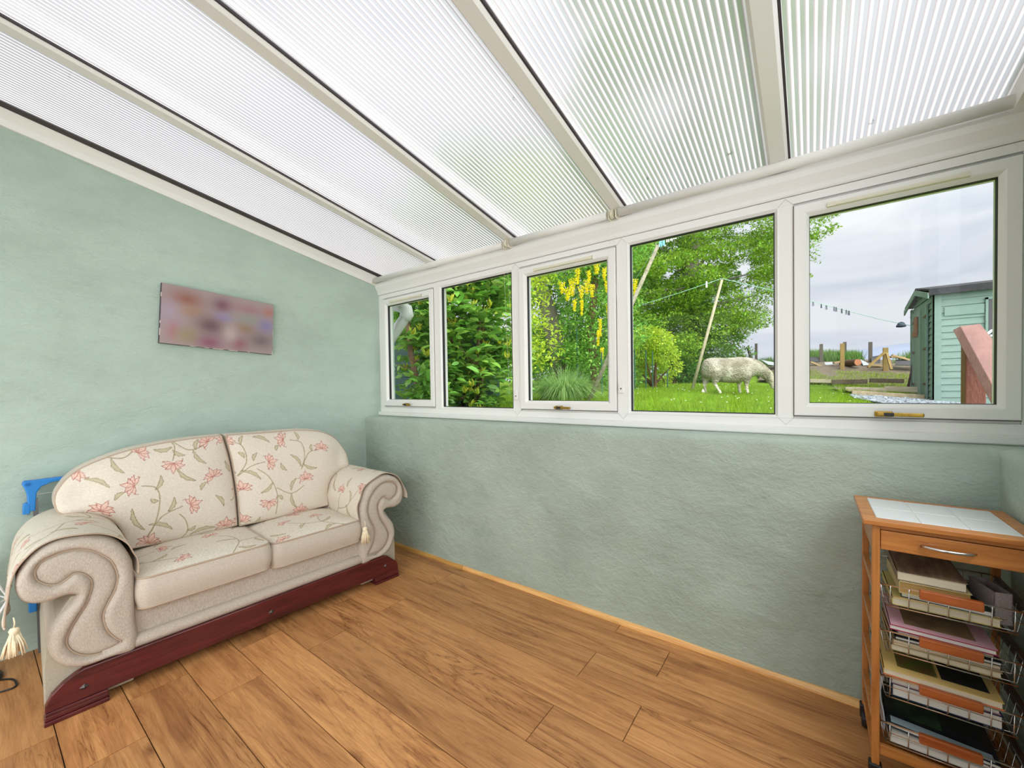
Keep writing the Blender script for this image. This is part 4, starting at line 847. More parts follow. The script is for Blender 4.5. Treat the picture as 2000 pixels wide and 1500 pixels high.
for z in RIMS:
    b = thing('basket', None, None, (0, 0, 0)); b.parent = T
    for k_ in ('label', 'category'):
        if k_ in b: del b[k_]
    m = MB(); x0, x1, y0, y1, zf = 0.164, 0.438, 1.574, 1.832, z-0.062
    def lp(a, bb, c, d, zz, r): m.tube([(a, c, zz), (bb, c, zz), (bb, d, zz), (a, d, zz)], r, 6, closed=True)
    lp(x0, x1, y0, y1, z, 0.0022); lp(x0+0.012, x1-0.012, y0+0.008, y1-0.008, zf, 0.0016); lp(x0+0.006, x1-0.006, y0+0.004, y1-0.004, z-0.03, 0.0012)
    for k in range(7):
        x = x0+0.02+(x1-x0-0.04)*k/6; m.tube([(x, y0, z), (x, y0+0.004, zf+0.01), (x, y0+0.012, zf), (x, y1-0.012, zf), (x, y1-0.004, zf+0.01), (x, y1, z)], 0.0015, 6)
    for k in range(6):
        y = y0+0.025+(y1-y0-0.05)*k/5; m.tube([(x0, y, z), (x0+0.010, y, zf), (x1-0.010, y, zf), (x1, y, z)], 0.0013, 6)
    m.build('wire_frame', CHROME, b, smooth=True)
    MB().box((0.242, 1.557, z-0.016), (0.362, 1.5715, z+0.010)).build('handle', HANDW, b, bevel=0.003)
MB().box((0.161, 1.570, 0.108), (0.441, 1.582, 0.138)).build('front_rail', BEECHX, T, bevel=0.002)
MB().box((0.161, 1.582, 0.108), (0.441, 1.84, 0.116)).build('bottom_shelf', BEECHX, T)

PAGES = pbr('book_pages', (222, 212, 188), 0.85, var=0.08, vscale=9, stretch=(0.2, 0.2, 60)); PAGEW = pbr('white_pages', (232, 230, 224), 0.8, var=0.07, vscale=9, stretch=(0.2, 0.2, 60)); PAGET = pbr('tan_pages', (176, 142, 84), 0.85, var=0.1, vscale=9, stretch=(0.2, 0.2, 60))
def cov(name, c, **k): return pbr('cover_'+name, c, k.pop('rough', 0.4), **k)
def book(name, label, cat, x0, x1, y0, y1, z, th, cm, pm=None, rz=0, tilt=(0, 0), art=(), group=None, soft=False, ct=0.0018):
    pm = pm or PAGES; cx, cy = (x0+x1)/2, (y0+y1)/2; hx, hy = (x1-x0)/2, (y1-y0)/2
    o = thing(name, label, cat, (cx, cy, z), rz, group); o.rotation_euler = (tilt[0], tilt[1], rz)
    MB().box((-hx, -hy, 0), (hx, hy, ct)).box((-hx, -hy, th-ct), (hx, hy, th)).box((-hx, -hy, 0), (-hx+ct, hy, th)).build('cover', cm, o)
    MB().box((-hx+ct, -hy+0.002, ct), (hx-0.003, hy-0.002, th-ct)).build('pages', pm, o)
    for i, (a, b, c, d, mm) in enumerate(art): MB().box((-hx+2*hx*a, -hy+2*hy*b, th-0.0002), (-hx+2*hx*c, -hy+2*hy*d, th+0.0004+0.0004*i)).build('cover_picture', mm, o)
    return o
f1 = 0.552
book('book', 'wide cream album at the bottom of the top basket', 'book', 0.190, 0.400, 1.592, 1.80, f1, 0.022, cov('cream', (214, 200, 124)), PAGES, 0.0, group=None)
book('book', 'dark green book in the top basket, under the two thick tan ones', 'book', 0.215, 0.392, 1.60, 1.80, f1+0.0225, 0.014, cov('dkgreen', (52, 62, 50)), PAGEW, -0.05)
book('book', 'thick tan-edged hardback, second from the top of the top basket', 'book', 0.203, 0.347, 1.597, 1.80, f1+0.037, 0.034, cov('tan', (206, 190, 138)), PAGET, 0.02)
book('book', 'mottled brown hardback lying topmost in the top basket', 'book', 0.202, 0.342, 1.600, 1.795, f1+0.0715, 0.026, pbr('cover_mottle', (158, 138, 110), 0.5, var=0.1, vscale=14, stretch=(4, 1, 1), dark=(98, 74, 70)), PAGES, -0.01)
bx = thing('card_box', 'small grey speckled open box at the right end of the top basket', 'box', (0.395, 1.66, f1+0.002), 0.25)
m = MB(); a = 0.018; m.box((-a, -0.05, 0), (a, 0.05, 0.002)).box((-a, -0.05, 0), (a, -0.048, 0.085)).box((-a, 0.048, 0), (a, 0.05, 0.085)).box((-a, -0.05, 0), (-a+0.002, 0.05, 0.085)).box((a-0.002, -0.05, 0), (a, 0.05, 0.085)); m.build('box_wall', pbr('speckle_grey', (150, 140, 140), 0.85, var=0.25, vscale=240), bx)
f2 = 0.418
book('book', 'cream paperback at the very bottom of the second basket', 'book', 0.188, 0.402, 1.592, 1.80, f2, 0.016, cov('sand', (196, 178, 140)), PAGES)
book('book', 'sandy hardback, second from the bottom of the second basket', 'book', 0.190, 0.400, 1.594, 1.80, f2+0.0165, 0.016, cov('beige', (186, 164, 122)), PAGES, 0.02)
mg = book('magazine', 'dark magazine with olive band directly under the pink book', 'magazine', 0.196, 0.402, 1.592, 1.80, f2+0.033, 0.010, cov('ink', (34, 36, 48)), PAGEW, 0.0, art=[(0.30, 0.0, 0.72, 0.9, cov('olive', (104, 112, 44)))])
book('book', 'large pink book with crimson edge and brown cover drawing', 'book', 0.186, 0.392, 1.578, 1.81, f2+0.065, 0.015, cov('pink', (212, 164, 178)), PAGEW, -0.02,
     art=[(0.16, 0.10, 0.84, 0.94, pbr('sketch_brown', (148, 124, 96), 0.5, dark=(96, 76, 58), vscale=22))])
MB().box((-0.1035, -0.1165, 0.0), (0.1035, -0.1125, 0.0022)).box((-0.1035, -0.1165, 0.0125), (0.1035, -0.1125, 0.0148)).build('crimson_edge', cov('crimson', (150, 24, 68)), bpy.data.objects['book.006'])
book('book', 'blue-grey book between the magazine and the pink book', 'book', 0.20, 0.39, 1.60, 1.80, f2+0.044, 0.0205, cov('bluegrey', (88, 92, 98)), PAGEW, 0.015)
f3 = 0.284
book('book', 'thick navy hardback at the bottom of the third basket', 'book', 0.190, 0.404, 1.590, 1.80, f3, 0.036, cov('navy', (40, 46, 86)), PAGEW)
book('book', 'thin pinkish book between the navy and yellow books', 'book', 0.186, 0.398, 1.592, 1.80, f3+0.0365, 0.020, cov('rose', (196, 156, 160)), PAGEW, 0.02)
yb = book('book', 'large yellow-bordered book with green and black cover picture', 'book', 0.172, 0.402, 1.572, 1.812, f3+0.0635, 0.020, cov('yellow', (222, 190, 120)), PAGES, -0.02,
     art=[(0.14, 0.12, 0.50, 0.92, pbr('meadow_print', (132, 128, 58), 0.35, vscale=9, dark=(82, 78, 40))), (0.16, 0.12, 0.48, 0.42, pbr('grass_print', (82, 122, 46), 0.35, vscale=14, dark=(110, 62, 44))), (0.53, 0.12, 0.92, 0.92, pbr('dark_print', (42, 42, 44), 0.3, vscale=7, dark=(20, 22, 24)))])
MB().box((-0.1155, -0.1207, 0.001), (0.1155, -0.1195, 0.0035)).build('orange_edge', cov('orange', (214, 104, 62)), yb)
f4 = 0.147
book('magazine', 'white magazine lying lowest in the bottom basket', 'magazine', 0.184, 0.404, 1.588, 1.80, f4, 0.018, cov('paper', (214, 212, 208)), PAGEW)
book('magazine', 'pale grey magazine, second from the bottom of the bottom basket', 'magazine', 0.184, 0.400, 1.588, 1.80, f4+0.0185, 0.016, cov('paper2', (196, 196, 190)), PAGEW, 0.03)
book('magazine', 'glossy magazine with black and green cover topmost in the bottom basket', 'magazine', 0.180, 0.404, 1.590, 1.80, f4+0.036, 0.012, cov('night', (38, 40, 44), rough=0.2), PAGEW, -0.03, tilt=(0.0, 0.05),
     art=[(0.10, 0.25, 0.55, 0.9, pbr('print_green', (66, 96, 58), 0.2, vscale=9, dark=(28, 34, 34))), (0.05, 0.02, 0.95, 0.16, cov('sky', (176, 196, 206)))])
# curled plastic sleeve at the left of the lower baskets
Pz = np.array([[(0.170+0.004*math.sin(t*7)+0.012*max(0, 0.3-t), 1.60+0.20*v, 0.162+0.165*t) for v in np.linspace(0, 1, 10)] for t in np.linspace(0, 1, 16)])
sv = grid_obj('paper_sleeve', Pz, pbr('sleeve_blue_white', (206, 216, 232), 0.3, var=0.08, vscale=12), solid=0.002)
tag(sv, 'bluish white paper sleeve standing at the left of the bottom basket', 'folder')

# ================================================================ the garden
def gz(x, y):
    b = 0.80+0.03*max(0, y-4)-0.09*min(3.0, max(-1.8, x))
    r = min(1, max(0, (y-12.2)/5.5)); r = r*r*(3-2*r); t = min(1, max(0, (y-19)/6))
    e = min(1, max(0, (x+3.0)/3.0))
    return b+(0.80*r+0.10*t)*e + (0.02*r)*(1-e)
LAWN = pbr('lawn', (112, 146, 36), 0.95, spec=0.1, var=0.32, vscale=2.2, bump=1.5, bscale=60, detail=10.0)
def hedgebank(x, y): return 0.0
Pg = np.array([[(x, y, gz(x, y)+0.02*noise.noise(Vector((x*0.9, y*0.9, 0)))) for y in np.r_[np.linspace(2.3, 14, 60), np.linspace(14.4, 40, 40)]] for x in np.linspace(-26, 26, 140)])
g = grid_obj('ground', Pg, LAWN); tag(g, kind='structure')
# far ground and hill range
hp = []
for a in np.radians(np.linspace(-30, 60, 60)):
    h = 14+13*math.exp(-((math.degrees(a)-12)/9)**2)+3*noise.noise(Vector((a*9, 0, 0)))
    hp.append([(r*math.sin(a), r*math.cos(a), z) for r, z in ((45, -6), (120, -2), (300, h*0.85), (330, h), (420, h*0.6))])
tag(grid_obj('hill_range', np.array(hp), pbr('far_hill', (132, 140, 158), 0.95, var=0.12, vscale=0.02)), kind='structure')
# grass blades of the lawn
def blades(name, n, region, h, mat, label=None, w=0.004, lean=0.35, par=None, kind=None, seed=1, cond=None):
    R = np.random.default_rng(seed); V = []; F = []
    while len(F) < n:
        x = R.uniform(region[0], region[1]); y = R.uniform(region[2], region[3])
        if cond and not cond(x, y): continue
        z = gz(x, y); a = R.uniform(0, 2*PI); hh = h*R.uniform(0.5, 1.3); l = hh*lean*R.uniform(0.2, 1.2); b = R.uniform(0, 2*PI); k = len(V)
        V += [(x-w*math.cos(a), y-w*math.sin(a), z-0.01), (x+w*math.cos(a), y+w*math.sin(a), z-0.01), (x+l*math.cos(b), y+l*math.sin(b), z+hh)]; F.append((k, k+1, k+2))
    o = mk(name, V, F, mat, par)
    if label: tag(o, label, 'grass')
    if kind: o['kind'] = kind
    return o
GRB = pbr('grass_blade', (126, 160, 40), 0.7, spec=0.2, island=0.35, trans=0.35)
def lawn_ok(x, y): return not (x > 0.2 and y > 7.4+0.0*(x)) or (y < 12 and x < 0.55+0.0*y)
blades('lawn_grass', 52000, (-4.5, 3.2, 3.2, 12.4), 0.055, GRB, 'short green grass of the lawn outside the windows', 0.005, 0.5, kind='stuff', seed=3, cond=lambda x, y: not (x > 0.75 and y > 7.6))
R = np.random.default_rng(5); m = MB()
for k in range(90):
    x, y = R.uniform(-3, 0.9), R.uniform(5, 11); z = gz(x, y)+0.05; r = 0.012
    m.add([(x+r*math.cos(a), y+r*math.sin(a), z) for a in np.arange(6)*PI/3]+[(x, y, z+0.006)], [(i, (i+1) % 6, 6) for i in range(6)])
dd = m.build('daisies', pbr('daisy_white', (236, 236, 226), 0.7)); tag(dd, 'scattered white daisies in the lawn', 'flowers', kind='stuff')

def foliage(name, C, L, W_, mat, par=None, up=0.6, dirs=None, fold=0.15, oval=False, droop=0.0, seed=0, jit=0.35):
    R = np.random.default_rng(seed+17); n = len(C); d = R.normal(size=(n, 3)) if dirs is None else dirs+R.normal(size=(n, 3))*jit
    d[:, 2] = d[:, 2]*0.6-droop; d /= np.linalg.norm(d, axis=1)[:, None]
    nn = R.normal(size=(n, 3)); nn[:, 2] += up*3; nn -= d*(nn*d).sum(1)[:, None]; nn /= np.linalg.norm(nn, axis=1)[:, None]
    s = np.cross(d, nn); l = (L*R.uniform(0.65, 1.2, n))[:, None]; w = l*(W_/L)*0.5
    if oval:
        V = np.stack([C, C+d*l*0.28+s*w*0.85+nn*l*fold, C+d*l*0.66+s*w*0.9+nn*l*fold*0.7, C+d*l-nn*l*0.08, C+d*l*0.66-s*w*0.9+nn*l*fold*0.7, C+d*l*0.28-s*w*0.85+nn*l*fold, C+d*l*0.5], 1).reshape(-1, 3)
        k = np.arange(n)[:, None]*7; F = np.stack([k+[[0, 1, 2, 6]], k+[[6, 2, 3, 4]], k+[[0, 6, 4, 5]]], 1).reshape(-1, 4)
    else:
        V = np.stack([C, C+d*l*0.45+s*w+nn*l*fold, C+d*l, C+d*l*0.45-s*w+nn*l*fold], 1).reshape(-1, 3)
        F = np.arange(n*4).reshape(-1, 4)
    me = bpy.data.meshes.new(name); me.vertices.add(len(V)); me.vertices.foreach_set('co', V.reshape(-1).astype(np.float32)); me.loops.add(F.size); me.loops.foreach_set('vertex_index', F.reshape(-1).astype(np.int32))
    me.polygons.add(len(F)); me.polygons.foreach_set('loop_start', np.arange(0, F.size, 4, dtype=np.int32)); me.polygons.foreach_set('loop_total', np.full(len(F), 4, dtype=np.int32)); me.update(calc_edges=True); me.validate(); me.materials.append(mat)
    return link(bpy.data.objects.new(name, me), par)
def cloud(anchors, n, seed=0, sp=0.35):      # anchors: (x,y,z,r[,rz]) clumps
    R = np.random.default_rng(seed); A = np.array([(a[0], a[1], a[2], a[3], a[4] if len(a) > 4 else a[3]) for a in anchors]); w = (A[:, 3]**2)*A[:, 4]; w = w/w.sum()
    i = R.choice(len(A), n, p=w); q = R.normal(size=(n, 3)); q /= np.linalg.norm(q, axis=1)[:, None]; rad = R.uniform(0.25, 1.0, n)**0.5
    return A[i, :3]+q*rad[:, None]*np.stack([A[i, 3], A[i, 3], A[i, 4]], 1), q
def clumps(c, r, n, cr, seed, low=-0.9):
    R = np.random.default_rng(seed); out = []
    while len(out) < n:
        q = R.normal(size=3); q /= np.linalg.norm(q); q *= R.uniform(0.35, 1.0)**0.5
        if q[2] < low: continue
        out.append((c[0]+q[0]*r[0], c[1]+q[1]*r[1], c[2]+q[2]*r[2], cr*R.uniform(0.6, 1.25), cr*R.uniform(0.4, 0.8)))
    return out
LEAFD = pbr('laurel_leaf', (132, 182, 78), 0.3, spec=0.5, island=0.45, trans=0.35)
LEAFY = pbr('laurel_shoot', (206, 214, 70), 0.4, island=0.25, trans=0.35)
LEAFB = pbr('beech_leaf', (132, 172, 54), 0.5, spec=0.3, island=0.45, trans=0.4)
LEAFL = pbr('laburnum_leaf', (136, 188, 82), 0.5, spec=0.3, island=0.4, trans=0.4)
LEAFH = pbr('lime_leaf', (184, 210, 66), 0.5, island=0.35, trans=0.45)
YEL = pbr('laburnum_flower', (250, 238, 40), 0.6, island=0.06, trans=0.4)
BARK = pbr('bark_grey', (120, 112, 104), 0.9, var=0.3, vscale=8, bump=1.2, bscale=14, stretch=(1, 1, 0.3)); BARKB = pbr('bark_brown', (108, 84, 62), 0.9, var=0.3, vscale=10, bump=1, bscale=20)

# cherry-laurel bush just outside the second window
LC = at(912, 700, 4.5)
LB = thing('laurel_bush', 'tall glossy cherry-laurel bush filling the second window from the left', 'bush', (LC[0], LC[1], gz(LC[0], LC[1])))
def local(o, C): return np.asarray(C)-np.array(o.location)
cl = clumps((LC[0], LC[1], 1.95), (0.44, 0.60, 1.30), 110, 0.20, 4)
cl = [c for c in cl]
R = np.random.default_rng(8); C = []; D = []
for c in cl:
    for k in range(11):
        a = R.uniform(0, 2*PI); e = R.uniform(-0.3, 0.9); dv = np.array((math.cos(a)*math.cos(e), math.sin(a)*math.cos(e), math.sin(e)))
        ctr = np.array(c[:3])+R.normal(size=3)*c[3]*0.75
        for q in range(6):
            aa = a+R.normal()*0.3+q*1.9; dd2 = np.array((math.cos(aa), math.sin(aa), R.uniform(-0.35, 0.6))); C.append(ctr+dd2*0.01); D.append(dd2)
foliage('foliage', local(LB, C), 0.125, 0.052, LEAFD, LB, 0.7, np.array(D), 0.10, True, 0.05, 3, 0.25)
C = []; D = []
for k in range(230):
    c = cl[R.integers(len(cl))]; p = np.array(c[:3])+R.normal(size=3)*c[3]*0.6+np.array((0.05, -0.10, 0.08))
    for q in range(7): a = R.uniform(0, 2*PI); C.append(p); D.append((0.45*math.cos(a), 0.45*math.sin(a), 1.5))
foliage('young_shoots', local(LB, C), 0.085, 0.020, LEAFY, LB, 0.2, np.array(D), 0.2, True, 0, 4, 0.15)
m = MB()
for k in range(16):
    x, y = R.uniform(-0.3, 0.3), R.uniform(-0.2, 0.2); q = cl[R.integers(len(cl))]; e = np.array(q[:3])-np.array(LB.location)
    m.tube([(x*0.4, y*0.4, 0), (x+e[0]*0.4, y+e[1]*0.4, e[2]*0.45), tuple(e)], [0.022, 0.015, 0.006], 6)
m.build('branches', BARKB, LB)
# bare-stemmed laurel by the far left window, dark boarded shed behind, low seedling bush
TL = thing('leafy_sapling', 'thin brown-stemmed sapling seen through the far left window', 'tree', tuple(at(812, 742, 4.0)))
o0 = TL.location.copy(); z0 = gz(o0.x, o0.y); TL.location.z = z0
st = [at(816, 760, 4.0), at(812, 735, 4.0), at(802, 690, 4.0), at(797, 640, 4.0), at(795, 590, 4.1), at(800, 540, 4.2)]
MB().tube([(0.01, 0, 0)]+[tuple(p-TL.location) for p in st], [0.034, 0.032, 0.03, 0.028, 0.026, 0.022, 0.016], 9).build('trunk', BARKB, TL, smooth=True)
MB().tube([tuple(at(806, 708, 4.0)-TL.location), tuple(at(817, 703, 3.95)-TL.location)], [0.012, 0.009], 7).tube([tuple(at(803, 720, 4.0)-TL.location), tuple(at(775, 713, 4.0)-TL.location)], [0.006, 0.003], 6).build('branch', BARKB, TL)
an = [tuple(at(u, v, d))+(r, r*.8) for u, v, d, r in [(775, 560, 4.6, .35), (820, 560, 4.4, .38), (800, 600, 4.6, .3), (840, 610, 4.4, .26), (775, 650, 4.4, .22), (835, 655, 4.3, .2), (770, 625, 4.5, .22), (815, 640, 4.7, .2), (775, 715, 4.1, .07), (843, 690, 4.3, .1)]]
C, q = cloud(an, 1500, 6); foliage('foliage', local(TL, C), 0.10, 0.045, LEAFD, TL, 0.7, None, 0.1, True, 0.1, 9)
SB = thing('low_laurel', 'low young laurel bush at the bottom of the far left window', 'bush', tuple(at(830, 765, 3.75))); SB.location.z = gz(SB.location.x, SB.location.y)
an = [tuple(at(u, v, d))+(r, r*.7) for u, v, d, r in [(815, 738, 3.7, .09), (838, 752, 3.7, .12), (822, 770, 3.7, .12), (850, 775, 3.8, .15), (800, 785, 3.8, .08)]]
C, q = cloud(an, 330, 7); foliage('foliage', local(SB, C), 0.11, 0.048, LEAFD, SB, 0.8, q, 0.08, True, 0.0, 10)
MB().tube([(0, 0, 0), (0.02, 0, 0.12), (-0.06, -0.02, 0.24)], [0.012, 0.01, 0.006], 7).build('stem', BARKB, SB)
p = at(800, 750, 5.3); GB = thing('garden_store', 'dark green boarded store behind the sapling in the far left window', 'shed', (p.x, p.y, gz(p.x, p.y)), 0.55)
m = MB()
for k in range(8): m.box((-1.1, 0, 0.02+k*0.125), (1.1, 0.02+0.008*(k % 2), 0.14+k*0.125))
m.build('boards', pbr('store_green', (38, 66, 60), 0.6), GB); MB().box((-1.15, -0.03, 1.02), (1.15, 0.8, 1.06)).build('lid', pbr('store_lid', (30, 48, 46), 0.5), GB)
MB().box((-1.1, 0.03, 0), (1.1, 0.75, 1.0)).build('carcass', pbr('store_green', (38, 66, 60), 0.6), GB)
dp = MB().tube([tuple(at(u, v, d)) for u, v, d in [(722, 584, 3.7), (770, 597, 3.62), (788, 602, 3.6), (795, 606, 3.6), (796, 612, 3.6), (791, 621, 3.6), (764, 660, 3.6), (735, 702, 3.6)]], [0.047]*8, 16).build('downpipe', pbr('grey_pipe', (186, 188, 186), 0.35), smooth=True)
tag(dp, 'light grey rainwater pipe with elbow outside the far left window', 'pipe')
cp = MB().tube([tuple(at(u, v, d)) for u, v, d in [(786, 601.5, 3.6), (795, 605.5, 3.6), (796.5, 613, 3.6), (790.5, 622, 3.6)]], 0.055, 16).build('elbow_socket', pbr('grey_pipe_light', (206, 208, 208), 0.35), dp, smooth=True)

# grey leaning trunk with lime-green foliage
AT = thing('leaning_tree', 'tree with leaning grey trunk seen at the left of the third window', 'tree', tuple(at(1092, 745, 9.0))); AT.location.z = gz(AT.location.x, AT.location.y)
MB().tube([(0, 0, -0.1)]+[tuple(at(u, v, 9.0)-AT.location) for u, v in [(1090, 715), (1084, 670), (1074, 620), (1064, 585), (1050, 540), (1030, 480)]], [0.24, 0.2, 0.19, 0.19, 0.16, 0.12, 0.09], 12).build('trunk', BARK, AT, smooth=True)
an = [tuple(at(u, v, d))+(r, r*.7) for u, v, d, r in [(1040, 530, 7.5, .5), (1065, 545, 7.8, .4), (1035, 600, 7.2, .45), (1050, 650, 7.2, .5), (1060, 690, 7.0, .4), (1035, 700, 6.8, .4), (1000, 560, 8, .8), (1075, 520, 8.5, .5), (980, 640, 8, .9), (1040, 470, 8, .8), (960, 520, 9, 1.2)]]
C, q = cloud(an, 9000, 16); foliage('foliage', local(AT, C), 0.095, 0.042, LEAFH, AT, 0.7, None, 0.1, False, 0.15, 19)
# laburnum with hanging yellow racemes
LT = thing('laburnum_tree', 'laburnum tree with hanging yellow flower chains in the third window', 'tree', tuple(at(1165, 755, 8.2))); LT.location.z = gz(LT.location.x, LT.location.y)
MB().tube([(0, 0, -0.1)]+[tuple(at(u, v, 8.2)-LT.location) for u, v in [(1160, 700), (1152, 640), (1160, 580), (1165, 520), (1150, 440)]], [0.10, 0.09, 0.08, 0.07, 0.06, 0.04], 10).build('trunk', BARKB, LT, smooth=True)
an = [tuple(at(u, v, d))+(r, r*.7) for u, v, d, r in [(1110, 520, 8, .5), (1150, 500, 8, .6), (1195, 520, 8, .5), (1130, 560, 8.4, .5), (1170, 600, 8.1, .55), (1130, 630, 8.3, .5), (1180, 660, 8, .5), (1140, 690, 8.2, .5), (1175, 715, 7.8, .35), (1115, 590, 9, .4), (1210, 590, 8.2, .5), (1230, 650, 8.6, .5), (1220, 480, 8, .6), (1110, 690, 8.4, .4), (1125, 735, 8.5, .35), (1170, 745, 8.4, .3), (1160, 430, 8, .8)]]
C, q = cloud(an, 14000, 26); foliage('foliage', local(LT, C), 0.085, 0.038, LEAFL, LT, 0.6, None, 0.1, False, 0.35, 29)
RA = [(1165, 518, 34, 12), (1128, 535, 40, 8), (1118, 560, 34, 10), (1108, 575, 26, 9), (1135, 570, 24, 9), (1146, 560, 26, 9), (1156, 568, 24, 8), (1122, 596, 22, 5), (1136, 600, 30, 4), (1188, 608, 30, 6), (1172, 640, 34, 4), (1176, 690, 22, 3.5), (1150, 540, 22, 6), (1180, 535, 24, 6), (1240, 560, 30, 6), (1185, 560, 22, 5), (1097, 562, 22, 7), (1168, 660, 30, 3)]
for i, (u, v, h, w) in enumerate(RA):
    R = np.random.default_rng(100+i); dd_ = 7.6; n = int(h*9); t = R.uniform(0, 1, n); sw = w/790*dd_*(1-t*0.75); a = R.uniform(0, 2*PI, n)
    p0 = np.array(at(u, v-h/2, dd_)); C = np.stack([p0[0]+sw*np.cos(a)*R.uniform(.2, 1, n), p0[1]+sw*np.sin(a)*R.uniform(.2, 1, n), p0[2]-t*h/790*dd_], 1)
    foliage('flower_chain', local(LT, C), 0.026, 0.02, YEL, LT, 0.3, None, 0.2, False, 0.1, i)
# tall beech with ivy-clad trunk
BT = thing('beech_tree', 'tall spreading beech tree behind the sheep with ivy-clad trunk', 'tree', tuple(at(1352, 745, 14.5))); BT.location.z = gz(BT.location.x, BT.location.y)
MB().tube([(0, 0, -0.2)]+[tuple(at(u, v, 14.5)-BT.location) for u, v in [(1352, 700), (1348, 600), (1350, 500), (1358, 380), (1365, 200), (1375, 0)]], [0.40, 0.34, 0.28, 0.26, 0.22, 0.16, 0.08], 12).build('trunk', BARK, BT, smooth=True)
R = np.random.default_rng(33); m = MB(); an = []; lim = [(-200, 1560), (100, 1650), (400, 1640), (450, 1622), (500, 1590), (560, 1545), (600, 1500), (640, 1470), (690, 1440)]
def rmax(v): return np.interp(v, [a for a, _ in lim], [b for _, b in lim])
for k in range(300):
    v = R.uniform(400, 715); u = R.uniform(1215, rmax(v)-14); d = R.uniform(11.5, 16.5)
    if 1225 < u < 1262 and 560 < v < 640 and R.random() < 0.8: continue
    an.append(tuple(at(u, v, d))+(R.uniform(.25, .62), R.uniform(.14, .32)))
an += [tuple(at(R.uniform(1235, 1500), R.uniform(420, 640), R.uniform(13, 17)))+(.5, .3) for k in range(70)]
for u, v in [(1600, 425), (1612, 432), (1628, 425), (1590, 455), (1605, 462), (1585, 500), (1596, 508), (1583, 540), (1580, 470), (1570, 520), (1520, 590), (1500, 610), (1580, 430), (1640, 418), (1545, 560)]: an.append(tuple(at(u-4, v, 12.5))+(.22, .08))
C, q = cloud(an, 72000, 36); foliage('foliage', local(BT, C), 0.105, 0.052, LEAFB, BT, 0.9, None, 0.08, False, 0.12, 39)
an2 = [tuple(at(R.uniform(1120, 1600), R.uniform(-60, 400), R.uniform(12, 17)))+(R.uniform(.6, 1.3), R.uniform(.4, .8)) for k in range(170)]
C, q = cloud(an2, 16000, 37); foliage('upper_foliage', local(BT, C), 0.26, 0.15, LEAFB, BT, 0.9, None, 0.08, False, 0.1, 40)
for k in range(26):
    v = R.uniform(380, 640); a = at(1352, v, 14.5); u2 = R.choice([R.uniform(1230, 1330), R.uniform(1390, rmax(v-30)-20)]); b = at(u2, v-R.uniform(10, 60), R.uniform(12.5, 15.5)); c_ = (a+b)/2+Vector((0, 0, 0.25)); m.tube([tuple(a-BT.location), tuple(c_-BT.location), tuple(b-BT.location)], [0.09, 0.055, 0.015], 6)
m.build('boughs', BARK, BT)
iv = [tuple(at(1350+R.uniform(-22, 22), v, 14.1))+(R.uniform(.3, .5), .4) for v in range(560, 745, 12)]
C, q = cloud(iv, 7000, 41); foliage('ivy', local(BT, C), 0.10, 0.08, pbr('ivy_leaf', (108, 148, 62), 0.35, island=0.4, trans=0.2), BT, 0.3, q, 0.06, False, 0.2, 42)
# bushes along the far edge of the lawn
def bush(name, label, anchors, n, mat, L, W_, seed, drp=0.1, cat='bush'):
    xs = [a[0] for a in anchors]; b = thing(name, label, cat, (sum(xs)/len(xs), sum(a[1] for a in anchors)/len(anchors), 0)); b.location.z = gz(b.location.x, b.location.y)
    C, q = cloud(anchors, n, seed); C[:, 2] = np.maximum(C[:, 2], b.location.z-0.02); foliage('foliage', local(b, C), L, W_, mat, b, 0.5, q, 0.1, False, drp, seed)
    m = MB(); R = np.random.default_rng(seed)
    for k in range(9):
        a = anchors[R.integers(len(anchors))]; e = np.array(a[:3])-np.array(b.location); m.tube([(R.uniform(-.1, .1), R.uniform(-.1, .1), 0), (e[0]*.5, e[1]*.5, e[2]*.6), tuple(e)], [0.03, 0.02, 0.006], 6)
    m.build('branches', BARKB, b); return b
A = lambda L_: [tuple(at(u, v, d))+(r, r*.8) for u, v, d, r in L_]
bush('arching_bush', 'bright lime-green arching bush at the left of the fourth window', A([(1265, 655, 9.5, .3), (1285, 665, 9.3, .35), (1300, 690, 9.3, .3), (1312, 715, 9.4, .25), (1250, 680, 9.6, .4), (1275, 715, 10, .35), (1290, 740, 9.8, .25), (1240, 720, 10, .35)]), 6500, LEAFH, 0.07, 0.04, 51, 0.4)
bush('hawthorn', 'dark green hawthorn with cream blossom just behind the sheep', A([(1395, 690, 12.5, .5), (1425, 700, 12.5, .45), (1440, 715, 12.5, .4), (1380, 715, 12.5, .4), (1450, 735, 12.6, .3), (1400, 730, 12.5, .45), (1455, 690, 13, .3), (1420, 660, 13, .5)]), 5000, pbr('hawthorn_leaf', (104, 144, 60), 0.5, island=0.4, trans=0.3), 0.09, 0.05, 52)
bush('dark_hedge', 'dense dark hedge behind the green stakes', A([(1330+15*i, 725+3*(i % 2), 12, .42) for i in range(5)]+[(1310, 690, 12.2, .5), (1250, 640, 12.5, .6), (1235, 700, 12, .6), (1215, 560, 13, .8)]), 8000, pbr('hedge_leaf', (100, 148, 62), 0.5, island=0.4, trans=0.3), 0.09, 0.05, 53)
bush('green_shrub', 'mixed green shrub behind the tall grass in the third window', A([(1105, 700, 9.2, .45), (1140, 720, 9, .4), (1175, 735, 9, .35), (1080, 730, 9, .4), (1045, 740, 8.8, .45), (1200, 700, 9.4, .5), (1020, 700, 9, .6), (1220, 740, 9.6, .4)]), 7500, LEAFL, 0.08, 0.04, 54)
